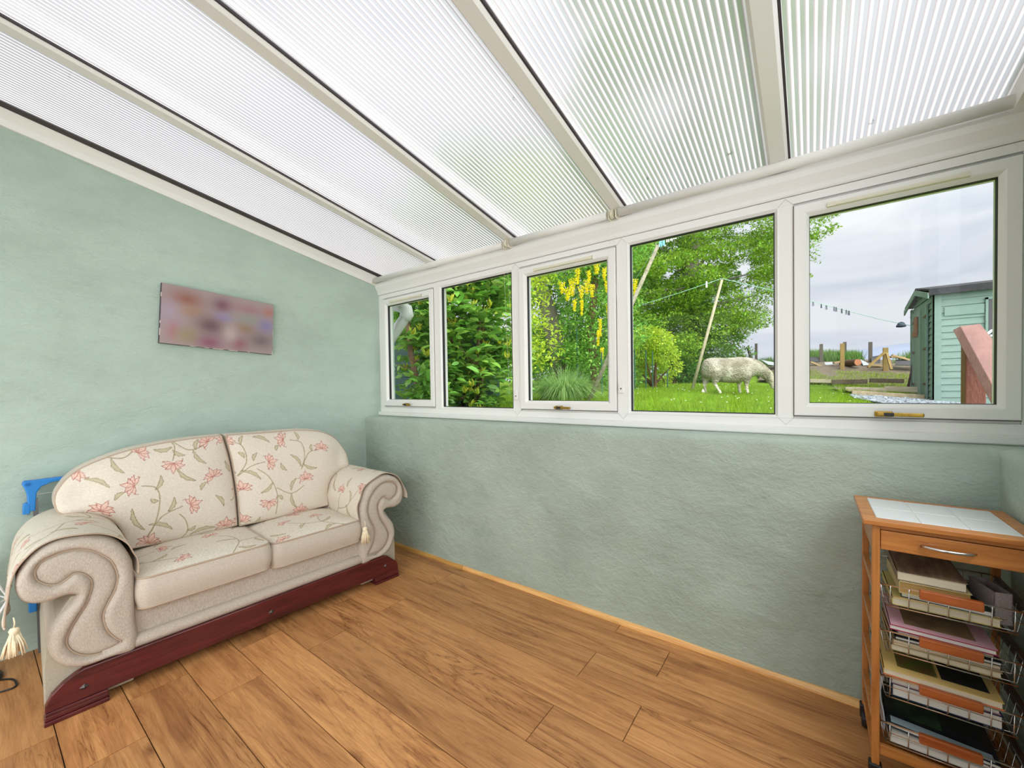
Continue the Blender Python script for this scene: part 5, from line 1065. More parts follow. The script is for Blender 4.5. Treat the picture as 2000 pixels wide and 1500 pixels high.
# tall grass clump
GC = thing('tall_grass_clump', 'big clump of tall arching grass at the bottom of the third window', 'grass', tuple(at(1102, 775, 6.0))); GC.location.z = gz(GC.location.x, GC.location.y)
R = np.random.default_rng(61); V = []; F = []
for k in range(2600):
    a = R.uniform(0, 2*PI); r0 = R.uniform(0, 0.34); L_ = R.uniform(0.22, 0.72); sp_ = R.uniform(0.2, 0.95); w = 0.004; x0, y0 = r0*math.cos(a), r0*math.sin(a); kk = len(V); ca, sa = math.cos(a), math.sin(a)
    for i, t in enumerate((0, 0.4, 0.75, 1.0)):
        rr = sp_*t**1.8*L_*1.2; z = L_*(t-0.32*t**2.5*(sp_/0.3)); ww = w*(1-t*0.8); V += [(x0+ca*rr-sa*ww, y0+sa*rr+ca*ww, z), (x0+ca*rr+sa*ww, y0+sa*rr-ca*ww, z)]
    F += [(kk+2*i, kk+2*i+1, kk+2*i+3, kk+2*i+2) for i in range(3)]
mk('grass_leaves', V, F, pbr('tall_grass', (146, 182, 108), 0.6, island=0.35, trans=0.35), GC)
bush('woodland_edge', 'deep green mass of trees far behind the laburnum', A([(1000+28*i, 480+((i*67) % 240), 17+(i*5) % 4, 1.5) for i in range(11)]+[(1010+26*i, 700-((i*31) % 60), 16.5, 1.2) for i in range(10)]+[(1235, 480, 18, 1.3), (1290, 520, 18, 1.3), (1330, 460, 18, 1.3), (1390, 560, 18, 1.2), (1260, 640, 18, 1.1)]), 20000, pbr('woodland_leaf', (96, 140, 62), 0.5, island=0.5, trans=0.35), 0.20, 0.12, 57, cat='trees')
# green metal stakes
for u, v0, v1, d in [(1128, 640, 742, 8.0), (1176, 688, 766, 6.8), (1240, 678, 757, 8.8), (1262, 684, 757, 8.8), (1275, 686, 758, 8.8), (1304, 722, 757, 9.0)]:
    b = at(u, v1, d); t = at(u, v0, d); g0 = gz(b.x, b.y)
    lb = {1128: 'green stake standing tallest in the third window above the tall grass', 1176: 'green stake in the third window beside the laburnum', 1240: 'leftmost green stake in the fourth window', 1262: 'second green stake from the left in the fourth window', 1275: 'third green stake from the left in the fourth window', 1304: 'short rightmost green stake in the fourth window'}[u]
    o = MB().tube([(0, 0, 0), (0, 0, t.z-g0)], 0.012, 8).build('garden_stake', pbr('stake_green', (38, 84, 66), 0.5)); o.location = (b.x, b.y, g0); tag(o, lb, 'stake', 'green garden stakes')
# clothes props, lines, pegs
PROP = pbr('prop_wood', (170, 160, 132), 0.9, var=0.25, vscale=30, stretch=(1, 1, 0.3), bump=0.8, bscale=60); LICH = pbr('prop_dark', (150, 144, 122), 0.9, var=0.35, vscale=24, bump=1)
def prop(u0, v0, u1, v1, d0, d1, r, mat, label):
    b = at(u1, v1, d1); b.z = gz(b.x, b.y)+0.0; t = at(u0, v0, d0); o = thing('clothes_prop', label, 'pole', tuple(b), group='clothes props'); e = t-b
    MB().tube([(0, 0, 0), tuple(e*0.5+Vector((0, 0, 0.005))), tuple(e)], [r, r*0.95, r*0.8], 10).build('pole', mat, o, smooth=True)
    n = e.normalized(); MB().tube([tuple(e-n*0.03), tuple(e+Vector((0.03, 0, 0.04)))], [0.008, 0.006], 6).tube([tuple(e-n*0.03), tuple(e+Vector((-0.03, 0, 0.04)))], [0.008, 0.006], 6).build('fork', mat, o); return t
T1 = prop(1285, 480, 1150, 785, 5.3, 5.5, 0.030, LICH, 'lichen-covered clothes prop leaning across the third and fourth windows')
T2 = prop(1410, 547, 1352, 763, 8.0, 8.0, 0.030, PROP, 'grey clothes prop leaning behind the sheep')
LN = pbr('line_green', (150, 196, 176), 0.6)
l1 = [at(1180, 618, 7.5), at(1232, 560, 6.4), T1+Vector((0, 0, 0.03)), at(1330, 452, 4.9), at(1500, 380, 3.6)]
o = MB().tube([tuple(p) for p in l1], 0.0045, 6).build('washing_line', LN); tag(o, 'pale green washing line over the lichen-covered prop', 'washing line')
HK = hit(1783, 637, 0, 1.80)
l2 = [at(1200, 615, 9.2), at(1245, 598, 8.8), at(1330, 571, 8.3), T2+Vector((0, 0, 0.03)), at(1512, 568, 8.2), at(1576, 586, 8.4), at(1650, 606, 8.7), at(1720, 624, 9.1), HK]
o = MB().tube([tuple(p) for p in l2], 0.005, 6).build('washing_line', LN); tag(o, 'long washing line running from the grey prop to the shed', 'washing line')
def peg(p, a, label, col, grp, s=1.0):
    o = thing('clothes_peg', label, 'clothes peg', tuple(p), a, grp); m = MB(); m.bar((-0.006, 0, 0.012*s), (-0.010, 0, -0.085*s), 0.012, 0.009, (0, 1, 0)).bar((0.006, 0, 0.012*s), (0.012, 0, -0.085*s), 0.012, 0.009, (0, 1, 0))
    m.build('jaw', pbr('peg_'+col, {'blue': (120, 196, 220), 'white': (232, 236, 236), 'dark': (66, 70, 84)}[col], 0.5), o)
ORD = ['leftmost', 'second', 'third', 'fourth', 'fifth', 'sixth', 'seventh', 'eighth', 'rightmost']
for i, (u, v, a) in enumerate([(1577, 587, 0.3), (1588, 590, 0.0), (1604, 594, 0.9), (1614, 597, 0.2), (1629, 600, 1.2), (1633, 601, 0.4), (1644, 604, 0.8), (1653, 606.5, 0.1), (1658, 608, 0.6)]):
    peg(at(u, v, 8.6), a, ORD[i]+(' of the dark clothes pegs' if i in (0, 8) else ' dark clothes peg from the left')+' hanging against the sky', 'dark', 'pegs on the line towards the shed')
for i, (u, v, a, c) in enumerate([(1290, 472, 0.2, 'blue'), (1296, 469, 1.0, 'blue'), (1304, 463, 0.3, 'white'), (1311, 460, 0.8, 'white'), (1318, 457, 0.1, 'white'), (1327, 453, 0.5, 'blue')]):
    peg(at(u, v-2, 5.0), a, ['leftmost blue', 'second blue', 'leftmost white', 'middle white', 'rightmost white', 'rightmost blue'][i]+' clothes peg clipped right of the lichen-covered prop tip', c, 'pegs beside the lichen-covered prop', 0.9)
peg(at(1380, 551, 8.1), 0.3, 'single white clothes peg left of the grey prop top', 'white', None, 1.3)
m = MB(); m.lathe([(0.005, 0.02), (0.05, 0.0), (0.09, -0.08), (0.085, -0.10), (0.03, -0.11)], (0, 0, 0), 12); pb = m.build('peg_bag', pbr('bag_dark', (52, 62, 84), 0.7)); pb.location = at(1760, 630, 9.3); tag(pb, 'small dark peg bag hanging on the line near the shed', 'peg bag')
# ---------------------------------------------------------------- life-size sheep grazing on the lawn
FLEECE = bpy.data.materials.new('fleece'); FLEECE.use_nodes = True
def fleece():
    nt = FLEECE.node_tree; nt.nodes.clear(); L = nt.links.new
    p = N(nt, 'ShaderNodeBsdfPrincipled', ins={'Roughness': 0.95, 'Specular IOR Level': 0.1}); o = N(nt, 'ShaderNodeOutputMaterial'); L(p.outputs[0], o.inputs[0])
    tc = N(nt, 'ShaderNodeTexCoord'); v = N(nt, 'ShaderNodeTexVoronoi', ins={'Scale': 46.0}); L(tc.outputs['Object'], v.inputs['Vector'])
    n = N(nt, 'ShaderNodeTexNoise', ins={'Scale': 5.0, 'Detail': 5.0}); L(tc.outputs['Object'], n.inputs['Vector'])
    cr = N(nt, 'ShaderNodeValToRGB'); L(n.outputs['Fac'], cr.inputs[0]); e = cr.color_ramp.elements; e[0].position = 0.35; e[0].color = (*lin((142, 133, 114)), 1); e[1].position = 0.65; e[1].color = (*lin((206, 198, 180)), 1)
    r = N(nt, 'ShaderNodeMapRange', ins={1: 0.0, 2: 0.6, 3: 1.05, 4: 0.72}); L(v.outputs['Distance'], r.inputs[0])
    at_ = N(nt, 'ShaderNodeAttribute', attribute_name='wool'); mm_ = N(nt, 'ShaderNodeMix', data_type='FLOAT'); L(at_.outputs['Fac'], mm_.inputs[0]); mm_.inputs[2].default_value = 1.1; L(r.outputs[0], mm_.inputs[3])
    s = N(nt, 'ShaderNodeVectorMath', operation='SCALE'); L(cr.outputs[0], s.inputs[0]); L(mm_.outputs[0], s.inputs['Scale']); L(s.outputs[0], p.inputs['Base Color'])
    iv = N(nt, 'ShaderNodeMath', operation='MULTIPLY', ins={1: -1.0}); L(v.outputs['Distance'], iv.inputs[0]); b = N(nt, 'ShaderNodeBump', ins={'Strength': 0.8, 'Distance': 0.02}); L(iv.outputs[0], b.inputs['Height']); L(b.outputs[0], p.inputs['Normal'])
fleece()
def ringmesh(m, rings, n=20):      # rings: (x, z, rz, ry, pitch)
    v = []
    for x, y, z, rz, ry, pt in rings:
        for j in range(n):
            a = 2*PI*j/n; lz = math.sin(a)*rz; v.append((x-lz*math.sin(pt), y+math.cos(a)*ry, z+lz*math.cos(pt)))
    f = [(i*n+j, i*n+(j+1) % n, (i+1)*n+(j+1) % n, (i+1)*n+j) for i in range(len(rings)-1) for j in range(n)]
    f += [tuple(range(n))[::-1], tuple((len(rings)-1)*n+j for j in range(n))]; m.add(v, f)
b0 = at(1373, 773, 7.0); SH = thing('sheep', 'life-size cream woolly sheep grazing on the lawn, head down to the right', 'sheep', (b0.x, b0.y, gz(b0.x, b0.y)), YAW)
SH.rotation_euler = (0, 0, YAW); m = MB()
ringmesh(m, [(0.0, 0, .43, .04, .04, 0), (.012, 0, .43, .12, .09, 0), (.05, 0, .43, .165, .15, 0), (.13, 0, .425, .195, .185, 0), (.24, 0, .415, .205, .20, 0), (.36, 0, .40, .212, .21, 0), (.50, 0, .395, .222, .215, 0), (.62, 0, .405, .222, .21, 0), (.74, 0, .42, .20, .19, 0),
             (.84, 0, .43, .17, .16, -.15), (.93, 0, .42, .135, .125, -.45), (1.01, 0, .385, .11, .10, -.7), (1.08, 0, .335, .098, .085, -.85), (1.13, 0, .285, .09, .075, -.95), (1.17, 0, .235, .078, .068, -1.0), (1.20, 0, .185, .062, .055, -1.0), (1.215, 0, .135, .046, .044, -1.05), (1.215, 0, .095, .038, .038, -1.2), (1.205, 0, .07, .02, .025, -1.2)])
def leg(pts): m.tube([tuple(p[:3]) for p in pts], [p[3] for p in pts], 12)
for s_ in (-1, 1):
    y = 0.10*s_
    if s_ < 0: leg([(.16, y, .40, .11), (.18, y, .30, .10), (.17, y, .215, .055), (.15, y, .17, .032), (.20, y, .09, .024), (.245, y, .02, .026), (.255, y, .0, .028)])
    else: leg([(.12, y, .40, .11), (.12, y, .30, .09), (.095, y, .20, .048), (.075, y, .16, .03), (.085, y, .09, .022), (.10, y, .02, .025), (.105, y, .0, .027)])
    o_ = 0.0 if s_ < 0 else -0.02
    leg([(.68+o_, y, .36, .10), (.69+o_, y, .27, .085), (.70+o_, y, .19, .05), (.70+o_, y, .15, .034), (.70+o_, y, .08, .026), (.715+o_, y, .02, .027), (.72+o_, y, 0, .028)])
body = m.build('body', FLEECE, SH)
rm = body.modifiers.new('r', 'REMESH'); rm.mode = 'VOXEL'; rm.voxel_size = 0.013; rm.use_smooth_shade = True
sm = body.modifiers.new('s', 'SMOOTH'); sm.factor = 0.6; sm.iterations = 4
dp_ = bpy.data.textures.new('wool_tex', 'CLOUDS'); dp_.noise_scale = 0.03; dm = body.modifiers.new('d', 'DISPLACE'); dm.texture = dp_; dm.strength = 0.014; dm.mid_level = 0.5; dm.texture_coords = 'LOCAL'
def bake(o):
    dg = bpy.context.evaluated_depsgraph_get(); me = bpy.data.meshes.new_from_object(o.evaluated_get(dg)); o.modifiers.clear(); o.data = me
bpy.context.view_layer.update(); bake(body)
me = body.data; wa = me.attributes.new('wool', 'FLOAT', 'POINT'); wa.data.foreach_set('value', [0.0 if (v.co.z < 0.165 or (v.co.x > 1.12 and v.co.z < 0.27)) else 1.0 for v in me.vertices])
SKN = pbr('sheep_face', (222, 210, 190), 0.8)
for s_ in (-1, 1):
    MB().lathe([(0.002, 0), (0.02, 0.012), (0.026, 0.035), (0.016, 0.065), (0.002, 0.082)], (0, 0, 0), 10).build('ear', SKN, SH, smooth=True)
    e = SH.children[-1]; e.scale = (1, .45, 1); e.location = (1.115, .07*s_, .345); e.rotation_euler = (1.35*s_*-1, -0.5, 0.3*s_)
    MB().lathe([(0.001, -0.010), (0.010, -0.005), (0.012, 0.0), (0.010, 0.005), (0.001, 0.010)], (1.19, .062*s_, .232), 10).build('eye', pbr('eye_black', (18, 14, 12), 0.15), SH, smooth=True)
MB().box((1.222, -.014, .078), (1.246, .014, .092)).build('nostrils', pbr('nose_dark', (120, 92, 80), 0.6), SH, bevel=0.004)

# ---------------------------------------------------------------- green garden shed
SGR = pbr('shed_green', (116, 140, 131), 0.6, var=0.08, vscale=6, stretch=(1, 1, 4)); SGD = pbr('shed_green_door', (106, 130, 120), 0.6, var=0.08, vscale=6); FELT = pbr('roof_felt', (52, 50, 54), 0.9, var=0.3, vscale=20); RUST = pbr('rust_iron', (92, 60, 46), 0.7)
SX, SY, SZ, SXL, SYL = 1.76, 10.19, 0.80, 3.0, 1.98; EH = 1.93; RH = 2.14
S = thing('garden_shed', 'pale green timber shed with shiplap walls and black felt roof', 'shed', (SX, SY, SZ))
m = MB(); nb = 17; h = EH/nb
for k in range(nb):
    z = k*h; m.prism([(-0.016, z+0.006), (-0.004, z+h), (0.02, z+h), (0.02, z)], 0, 0.0, SXL) if False else m.add([(0.05, -0.018, z), (SXL, -0.018, z), (SXL, -0.002, z+h), (0.05, -0.002, z+h), (0.05, 0.0, z), (SXL, 0.0, z)], [(0, 1, 2, 3), (0, 4, 5, 1)])
m.build('side_cladding', SGR, S)
m = MB()
for k in range(nb+4):
    z = k*h; z2 = z+h
    if z2 <= EH+0.001: a, b, a2, b2 = 0.05, SYL, 0.05, SYL
    else:
        t = (z-EH)/(RH-EH); t2 = min(1, (z2-EH)/(RH-EH))
        if t >= 1: break
        t = max(0, t); a, b, a2, b2 = SYL/2*t, SYL-SYL/2*t, SYL/2*t2, SYL-SYL/2*t2; z2 = min(z2, RH)
    m.add([(-0.018, a, z), (-0.018, b, z), (-0.002, b2, z2), (-0.002, a2, z2)], [(0, 1, 2, 3)])
m.build('gable_cladding', SGR, S)
MB().box((0.0, 0.0, 0), (SXL, 0.01, EH)).box((0, 0, 0), (0.01, SYL, EH)).box((SXL-0.02, 0, 0), (SXL, SYL, EH)).box((0, SYL-0.02, 0), (SXL, SYL, EH)).build('carcass', SGD, S)
MB().box((-0.032, -0.032, 0), (-0.012, 0.055, EH)).box((-0.032, -0.032, 0), (0.075, -0.012, EH)).build('corner_post', SGR, S)
MB().box((-0.03, SYL-0.07, 0), (-0.012, SYL+0.02, EH)).build('corner_post', SGR, S)
for y0, y1 in ((0.36, 0.98), (0.99, 1.62)):
    dd_ = MB().box((-0.040, y0, 0.05), (-0.022, y1, 1.80)).build('door_leaf', SGD, S)
    MB().box((-0.052, y0, 0.05), (-0.040, y0+0.09, 1.80)).box((-0.052, y1-0.09, 0.05), (-0.040, y1, 1.80)).build('door_frame', SGR, dd_)
    for z in (0.35, 1.0, 1.6): MB().add([(-0.056, y0+0.02 if y0 < .5 else y1-0.02, z-0.03), (-0.056, y0+0.02 if y0 < .5 else y1-0.02, z+0.03), (-0.056, y0+0.30 if y0 < .5 else y1-0.30, z)], [(0, 1, 2)]).build('hinge', RUST, dd_, solid=0.006)
# opening board and window in the long side
MB().box((0.11, -0.032, 1.53), (0.575, -0.012, 1.68)).build('shutter_board', SGR, S)
w = MB().box((0.585, -0.045, 1.12), (0.615, -0.01, 1.78)).box((1.32, -0.045, 1.12), (1.35, -0.01, 1.78)).box((0.585, -0.045, 1.75), (1.35, -0.01, 1.78)).box((0.58, -0.06, 1.09), (1.36, -0.01, 1.12)).build('window_frame', SGR, S)
MB().box((0.615, -0.030, 1.12), (1.32, -0.022, 1.75)).build('window_glass', pbr('shed_glass', (44, 40, 44), 0.12, var=0.4, vscale=4), w)
# felt roof, bargeboards
m = MB(); ov = 0.14; ez = EH-0.02+0.06; sl_ = (RH-EH)/(SYL/2)
for s_ in (0, 1):
    y0 = -ov if s_ == 0 else SYL+ov; z0 = EH-ov*sl_+0.08; zr_ = RH+0.06; ym = SYL/2
    m.add([(-0.10, y0, z0), (SXL+0.1, y0, z0), (SXL+0.1, ym, zr_), (-0.10, ym, zr_), (-0.10, y0, z0+0.03), (SXL+0.1, y0, z0+0.03), (SXL+0.1, ym, zr_+0.03), (-0.10, ym, zr_+0.03)], [(0, 3, 2, 1), (4, 5, 6, 7), (0, 1, 5, 4), (1, 2, 6, 5), (3, 0, 4, 7)])
rf = m.build('felt_roof', FELT, S)
MB().box((-0.10, -ov-0.004, EH-0.03), (SXL+0.1, -ov+0.012, EH+0.082)).build('felt_edge', FELT, rf)
for s_ in (0, 1):
    y0 = -ov if s_ == 0 else SYL+ov; z0 = EH-ov*sl_+0.045
    m = MB(); m.add([(-0.115, y0, z0-0.10), (-0.115, SYL/2, RH-0.05), (-0.115, SYL/2, RH+0.05), (-0.115, y0, z0), (-0.097, y0, z0-0.10), (-0.097, SYL/2, RH-0.05), (-0.097, SYL/2, RH+0.05), (-0.097, y0, z0)], [(0, 1, 2, 3), (7, 6, 5, 4), (0, 4, 5, 1), (1, 5, 6, 2), (2, 6, 7, 3), (3, 7, 4, 0)]); m.build('bargeboard', SGR, S)
hg = MB().tube([(-0.02, SYL+0.02, 1.17), (-0.02, SYL+0.14, 1.17)], 0.010, 6).tube([(-0.02, SYL+0.09, 1.17), (-0.02, SYL+0.09, 0.95)], 0.006, 6).build('hook', RUST, S)
hg.location = (0, -0.06, 0.62)
orn = thing('wall_ornament', 'rust brown wooden ornament hanging on the shed door', 'ornament', (SX-0.075, SY+1.10, SZ+1.28))
MB().box((-0.02, -0.07, 0.08), (0.018, 0.12, 0.40)).build('panel', pbr('ornament_brown', (134, 88, 56), 0.8, var=0.3, vscale=20), orn, bevel=0.01); MB().box((-0.05, -0.05, 0.0), (0.018, 0.09, 0.10)).build('ledge', pbr('ornament_brown', (134, 88, 56), 0.8), orn, bevel=0.01)
br = MB().tube([tuple(p-Vector((0.04, 0, 0))) for p in [hit(1780, 782, 1, 12.0), hit(1779, 755, 1, 12.0), hit(1783, 735, 1, 12.0), hit(1786, 712, 1, 12.1)]], [0.03, 0.022, 0.018, 0.01], 8).build('dead_branch', pbr('branch_dark', (66, 42, 38), 0.8), smooth=True); tag(br, 'dark bent branch standing against the far corner of the shed', 'branch')
bo = thing('white_gloves', 'crumpled white gloves lying on the shed window ledge', 'gloves', (SX+0.66, SY-0.05, SZ+1.125))
MB().tube(spline([(-0.06, 0, 0.04), (0.0, -0.01, 0.10), (0.07, -0.01, 0.05), (0.15, -0.01, 0.07)], 16), 0.022, 10).tube(spline([(-0.03, -0.02, 0.01), (0.05, -0.02, 0.015), (0.12, -0.02, 0.03)], 12), 0.02, 10).build('glove', pbr('glove_white', (222, 228, 232), 0.8), bo, smooth=True)

# planter, stone, handrail near the window
P0 = at(1866, 792, 7.6); zg = 0.80
PL = thing('planter', 'white tub planter with low yellow-green shrub beside the shed', 'planter', (P0.x, P0.y, gz(P0.x, P0.y)))
MB().lathe([(0.13, 0), (0.155, 0.0), (0.185, 0.34), (0.205, 0.34), (0.205, 0.375), (0.18, 0.375), (0.17, 0.33)], (0, 0, 0), 28).build('tub', pbr('tub_white', (214, 206, 200), 0.6, var=0.08, vscale=10), PL)
C, q = cloud([(x, y, z, .11, .06) for x, y, z in [(-.12, 0, .44), (.02, .02, .50), (.14, 0, .47), (0, -.1, .44), (-.22, -.02, .41), (.2, .05, .52)]], 1400, 71); foliage('foliage', C, 0.045, 0.02, pbr('euonymus_leaf', (186, 184, 62), 0.5, island=0.35, trans=0.3), PL, 0.6, q, 0.1)
s0 = at(1833, 790, 7.4); so = MB().lathe([(0.01, -0.03), (0.11, -0.02), (0.125, 0.04), (0.10, 0.10), (0.05, 0.135), (0.01, 0.14)], (0, 0, 0), 12).build('stone', pbr('ochre_stone', (186, 150, 92), 0.9, var=0.3, vscale=14, bump=2, bscale=20), smooth=True); so.location = (s0.x, s0.y, gz(s0.x, s0.y)); so.scale = (1.1, .8, 1); tag(so, 'rounded ochre stone on the gravel left of the planter', 'stone')
OXR = pbr('red_stain', (122, 66, 56), 0.55, var=0.15, vscale=9, stretch=(1, 1, 0.4), bump=0.5); OXP = pbr('red_stain_pale', (134, 96, 88), 0.6, var=0.16, vscale=16, stretch=(1, 1, 0.3), bump=0.5)  # the rail gets a paler, greyer red than the posts
HR = thing('handrail', 'weathered red timber handrail post and sloping rail outside the rightmost window', 'handrail', (0, 0, 0))
pc = at(1897, 744, 2.55); MB().box((pc.x-0.036, pc.y-0.05, 0.0), (pc.x+0.052, pc.y+0.05, 1.47)).build('post', OXR, HR, bevel=0.005)
q4 = [at(1876, 637, 2.52), at(1915, 632, 2.50), at(2030, 775, 2.10), at(1960, 792, 2.12)]; ex = Vector((-0.028, 0.030, -0.018))
mk('rail', [tuple(p) for p in q4]+[tuple(p+ex) for p in q4], [(0, 1, 2, 3), (7, 6, 5, 4), (0, 4, 5, 1), (1, 5, 6, 2), (2, 6, 7, 3), (3, 7, 4, 0)], OXP, HR, bevel=0.003)
MB().box((pc.x+0.20, pc.y-0.75, 0.0), (pc.x+0.29, pc.y-0.65, 1.0)).build('post', OXR, HR, bevel=0.005)

# slate gravel, timber edging, rough beds, bank
R = np.random.default_rng(81); m = MB(); GR = pbr('slate_chip', (150, 156, 164), 0.6, island=0.4)
m2 = MB()
for k in range(3600):
    y = R.uniform(7.4, 10.45); x = R.uniform(0.62+max(0, (9.3-y))*0.27, 2.9)
    if x > SX-0.04 and y > SY-0.04: continue
    z = gz(x, y)+0.022+R.uniform(0, 0.012); a = R.uniform(0, PI); l, w = R.uniform(0.022, 0.05), R.uniform(0.012, 0.03); tx, ty = R.uniform(-0.4, 0.4, 2); ca, sa = math.cos(a), math.sin(a)
    v = [(x+ca*p*l-sa*q*w, y+sa*p*l+ca*q*w, z+tx*p*l+ty*q*w) for p, q in ((-1, -.6), (0.2, -1), (1, .1), (.1, 1), (-.8, .7))]
    m.add(v+[(p[0], p[1], p[2]-0.012) for p in v], [(0, 1, 2, 3, 4)]+[(i, i+5, (i+1) % 5+5, (i+1) % 5) for i in range(5)])
gr = m.build('slate_gravel', GR); tag(gr, 'loose blue-grey slate gravel between the lawn and the shed', 'gravel', kind='stuff')
Pb = np.array([[(x, y, gz(x, y)+0.027) for y in np.linspace(7.2, 10.5, 12)] for x in np.linspace(0, 1, 8)])
for i in range(8):
    for j in range(12):
        y = Pb[i, j, 1]; x = 0.60+max(0, (9.3-y))*0.27+(2.8-0.6)*i/7; Pb[i, j] = (x, y, gz(x, y)+0.026)
tag(grid_obj('gravel_base', Pb, pbr('gravel_bed', (104, 100, 98), 0.95, var=0.3, vscale=30)), kind='structure')
OLDW = pbr('weathered_timber', (176, 164, 142), 0.9, var=0.3, vscale=12, stretch=(0.4, 4, 4)); STNE = pbr('edging_stone', (176, 158, 132), 0.95, var=0.25, vscale=10, bump=1)
def plank(a, b, w, h, mat, name, label, cat, grp=None):
    o = MB().bar(tuple(a), tuple(b), w, h).build(name, mat, bevel=0.006); return tag(o, label, cat, grp)
def G(x, y, dz=0.0): return Vector((x, y, gz(x, y)+dz))
plank(G(0.66, 10.62, 0.03), G(1.70, 10.66, 0.03), 0.09, 0.14, STNE, 'stone_edging', 'pale stone kerb of the lowest raised bed, right behind the gravel', 'edging')
plank(G(0.58, 11.15, 0.10), G(1.25, 11.25, 0.13), 0.10, 0.09, OLDW, 'timber_edging', 'pale weathered sleeper behind the stone kerb, left piece', 'timber', 'timber edgings of the beds')
plank(G(1.22, 11.3, 0.15), G(1.85, 11.35, 0.17), 0.11, 0.11, OLDW, 'timber_edging', 'pale weathered sleeper behind the stone kerb, right piece by the shed', 'timber', 'timber edgings of the beds')
plank(G(-0.75, 12.9, 0.14), G(0.40, 12.95, 0.16), 0.10, 0.09, OLDW, 'timber_edging', 'long pale timber edging at the far end of the lawn', 'timber', 'timber edgings of the beds')
plank(G(0.42, 13.0, 0.14), G(1.10, 13.0, 0.20), 0.12, 0.11, pbr('dark_timber', (104, 90, 76), 0.9, var=0.3, vscale=12), 'timber_edging', 'dark timber edging right of the long pale one', 'timber', 'timber edgings of the beds')
plank(G(1.15, 13.05, 0.22), G(1.75, 13.1, 0.24), 0.12, 0.10, pbr('dark_timber', (104, 90, 76), 0.9), 'timber_edging', 'short dark timber edging nearest the shed door', 'timber', 'timber edgings of the beds')
def patch(name, pts, dz, mat, label=None):
    P = np.array([[(x0+(x1-x0)*t, y, gz(x0+(x1-x0)*t, y)+dz+0.04*noise.noise(Vector((x0*3+t*5, y*2.5, 4)))) for t in np.linspace(0, 1, 26)] for y, x0, x1 in pts])
    o = grid_obj(name, P, mat); tag(o, kind='structure'); return o
SOIL = pbr('dry_soil', (108, 96, 80), 0.95, var=0.3, vscale=5, bump=1.5, bscale=18, detail=9)
patch('soil_bed', [(10.7, .62, 2.6), (11.1, .55, 2.6), (11.6, .5, 2.8), (12.1, .42, 3.0), (12.6, .36, 3.0)], 0.06, SOIL)
patch('soil_bank', [(13.2, -1.2, 3), (13.8, -1.2, 3.4), (14.4, -1.3, 4), (15.0, -1.4, 5), (15.6, -1.5, 6), (16.2, -1.6, 7), (16.8, -1.7, 7), (17.4, -1.8, 7)], 0.07, SOIL)
WEED = pbr('weed_leaf', (150, 178, 62), 0.7, island=0.4, trans=0.35); TG = pbr('rank_grass', (98, 138, 60), 0.7, island=0.4, trans=0.3)
blades('bed_weeds', 17000, (-1.0, 2.2, 10.9, 14.9), 0.11, WEED, 'bright green weeds covering the rough raised beds', 0.012, 1.1, kind='stuff', seed=11, cond=lambda x, y: noise.noise(Vector((x*1.3, y*1.1, 2))) > -0.3 and (y > 13.2 or x > 0.5) and not (x > SX-.1 and y < SY+SYL+.2))
blades('ridge_grass', 9000, (-2.4, 3.6, 16.4, 19.5), 0.34, TG, 'rough tall grass growing along the crest of the bank', 0.014, 0.35, kind='stuff', seed=12, cond=lambda x, y: noise.noise(Vector((x*0.8, y*0.5, 7))) > -0.02)
# posts and braces of the unfinished fence
PW = pbr('post_yellow', (150, 124, 72), 0.8, var=0.15, vscale=10); PD = pbr('post_grey', (92, 84, 76), 0.85)
for u, v0, v1, y, r, mt, lb in [(1604, 672, 708, 16.3, .045, PD, 'thin grey fence post, leftmost against the sky in the rightmost window'), (1645, 671, 721, 15.2, .05, PW, 'thick yellow-brown fence post left of the log pile'), (1650, 668, 702, 17.6, .045, PD, 'dark fence post standing just behind the thick yellow one'), (1700, 668, 708, 16.6, .045, PD, 'slim grey fence post between the log pile and the braced post'),
                                (1729.5, 679, 719, 15.2, .055, PW, 'pale braced fence post nearest the shed'), (1477, 671, 702, 17.0, .04, PD, 'thin fence post standing above the back of the sheep')]:
    b = hit(u, v1, 1, y); t = hit(u, v0, 1, y); g0 = gz(b.x, y); o = MB().box((-r, -r, -0.15), (r, r, t.z-g0)).build('fence_post', mt, bevel=0.006); o.location = (b.x, y, g0); tag(o, lb, 'fence post', 'posts of the unfinished fence')
o = MB().bar(tuple(hit(1695, 717, 1, 14.9)), tuple(hit(1728, 688, 1, 15.15)), 0.05, 0.05).build('brace', PW); tag(o, 'long slanting timber brace left of the pale post', 'brace', 'braces of the pale post')
o = MB().bar(tuple(hit(1741, 722, 1, 14.8)), tuple(hit(1732, 690, 1, 15.1)), 0.05, 0.05).build('brace', PW); tag(o, 'short steep timber brace right of the pale post', 'brace', 'braces of the pale post')
o = MB().bar(tuple(hit(1468, 702, 1, 16.5)), tuple(hit(1461, 680, 1, 16.6)), 0.07, 0.07).build('fence_post', PD); tag(o, 'leaning dark post left of the thin one above the sheep', 'fence post')
lg = thing('log', 'round orange-brown log end lying by the thick yellow post', 'log', tuple(hit(1659, 709, 1, 15.6)), 0.5)
MB().lathe([(0.02, -0.35), (0.10, -0.35), (0.10, 0.3), (0.02, 0.3)], (0, 0, 0), 14, 1).build('trunk', pbr('log_bark', (96, 72, 56), 0.95), lg); MB().lathe([(0.01, -0.356), (0.092, -0.356), (0.092, -0.35)], (0, 0, 0), 14, 1).build('cut_end', pbr('log_end', (184, 122, 88), 0.85, var=0.2, vscale=12), lg)
SHT = pbr('grey_sheet', (176, 178, 184), 0.6); DSH = pbr('dark_sheet', (72, 70, 74), 0.8)
def sheet(pts, mat, name, label, cat):
    v = [tuple(p) for p in pts]; n = len(v); o = mk(name, v, [tuple(range(n))], mat, solid=0.015); return tag(o, label, cat)
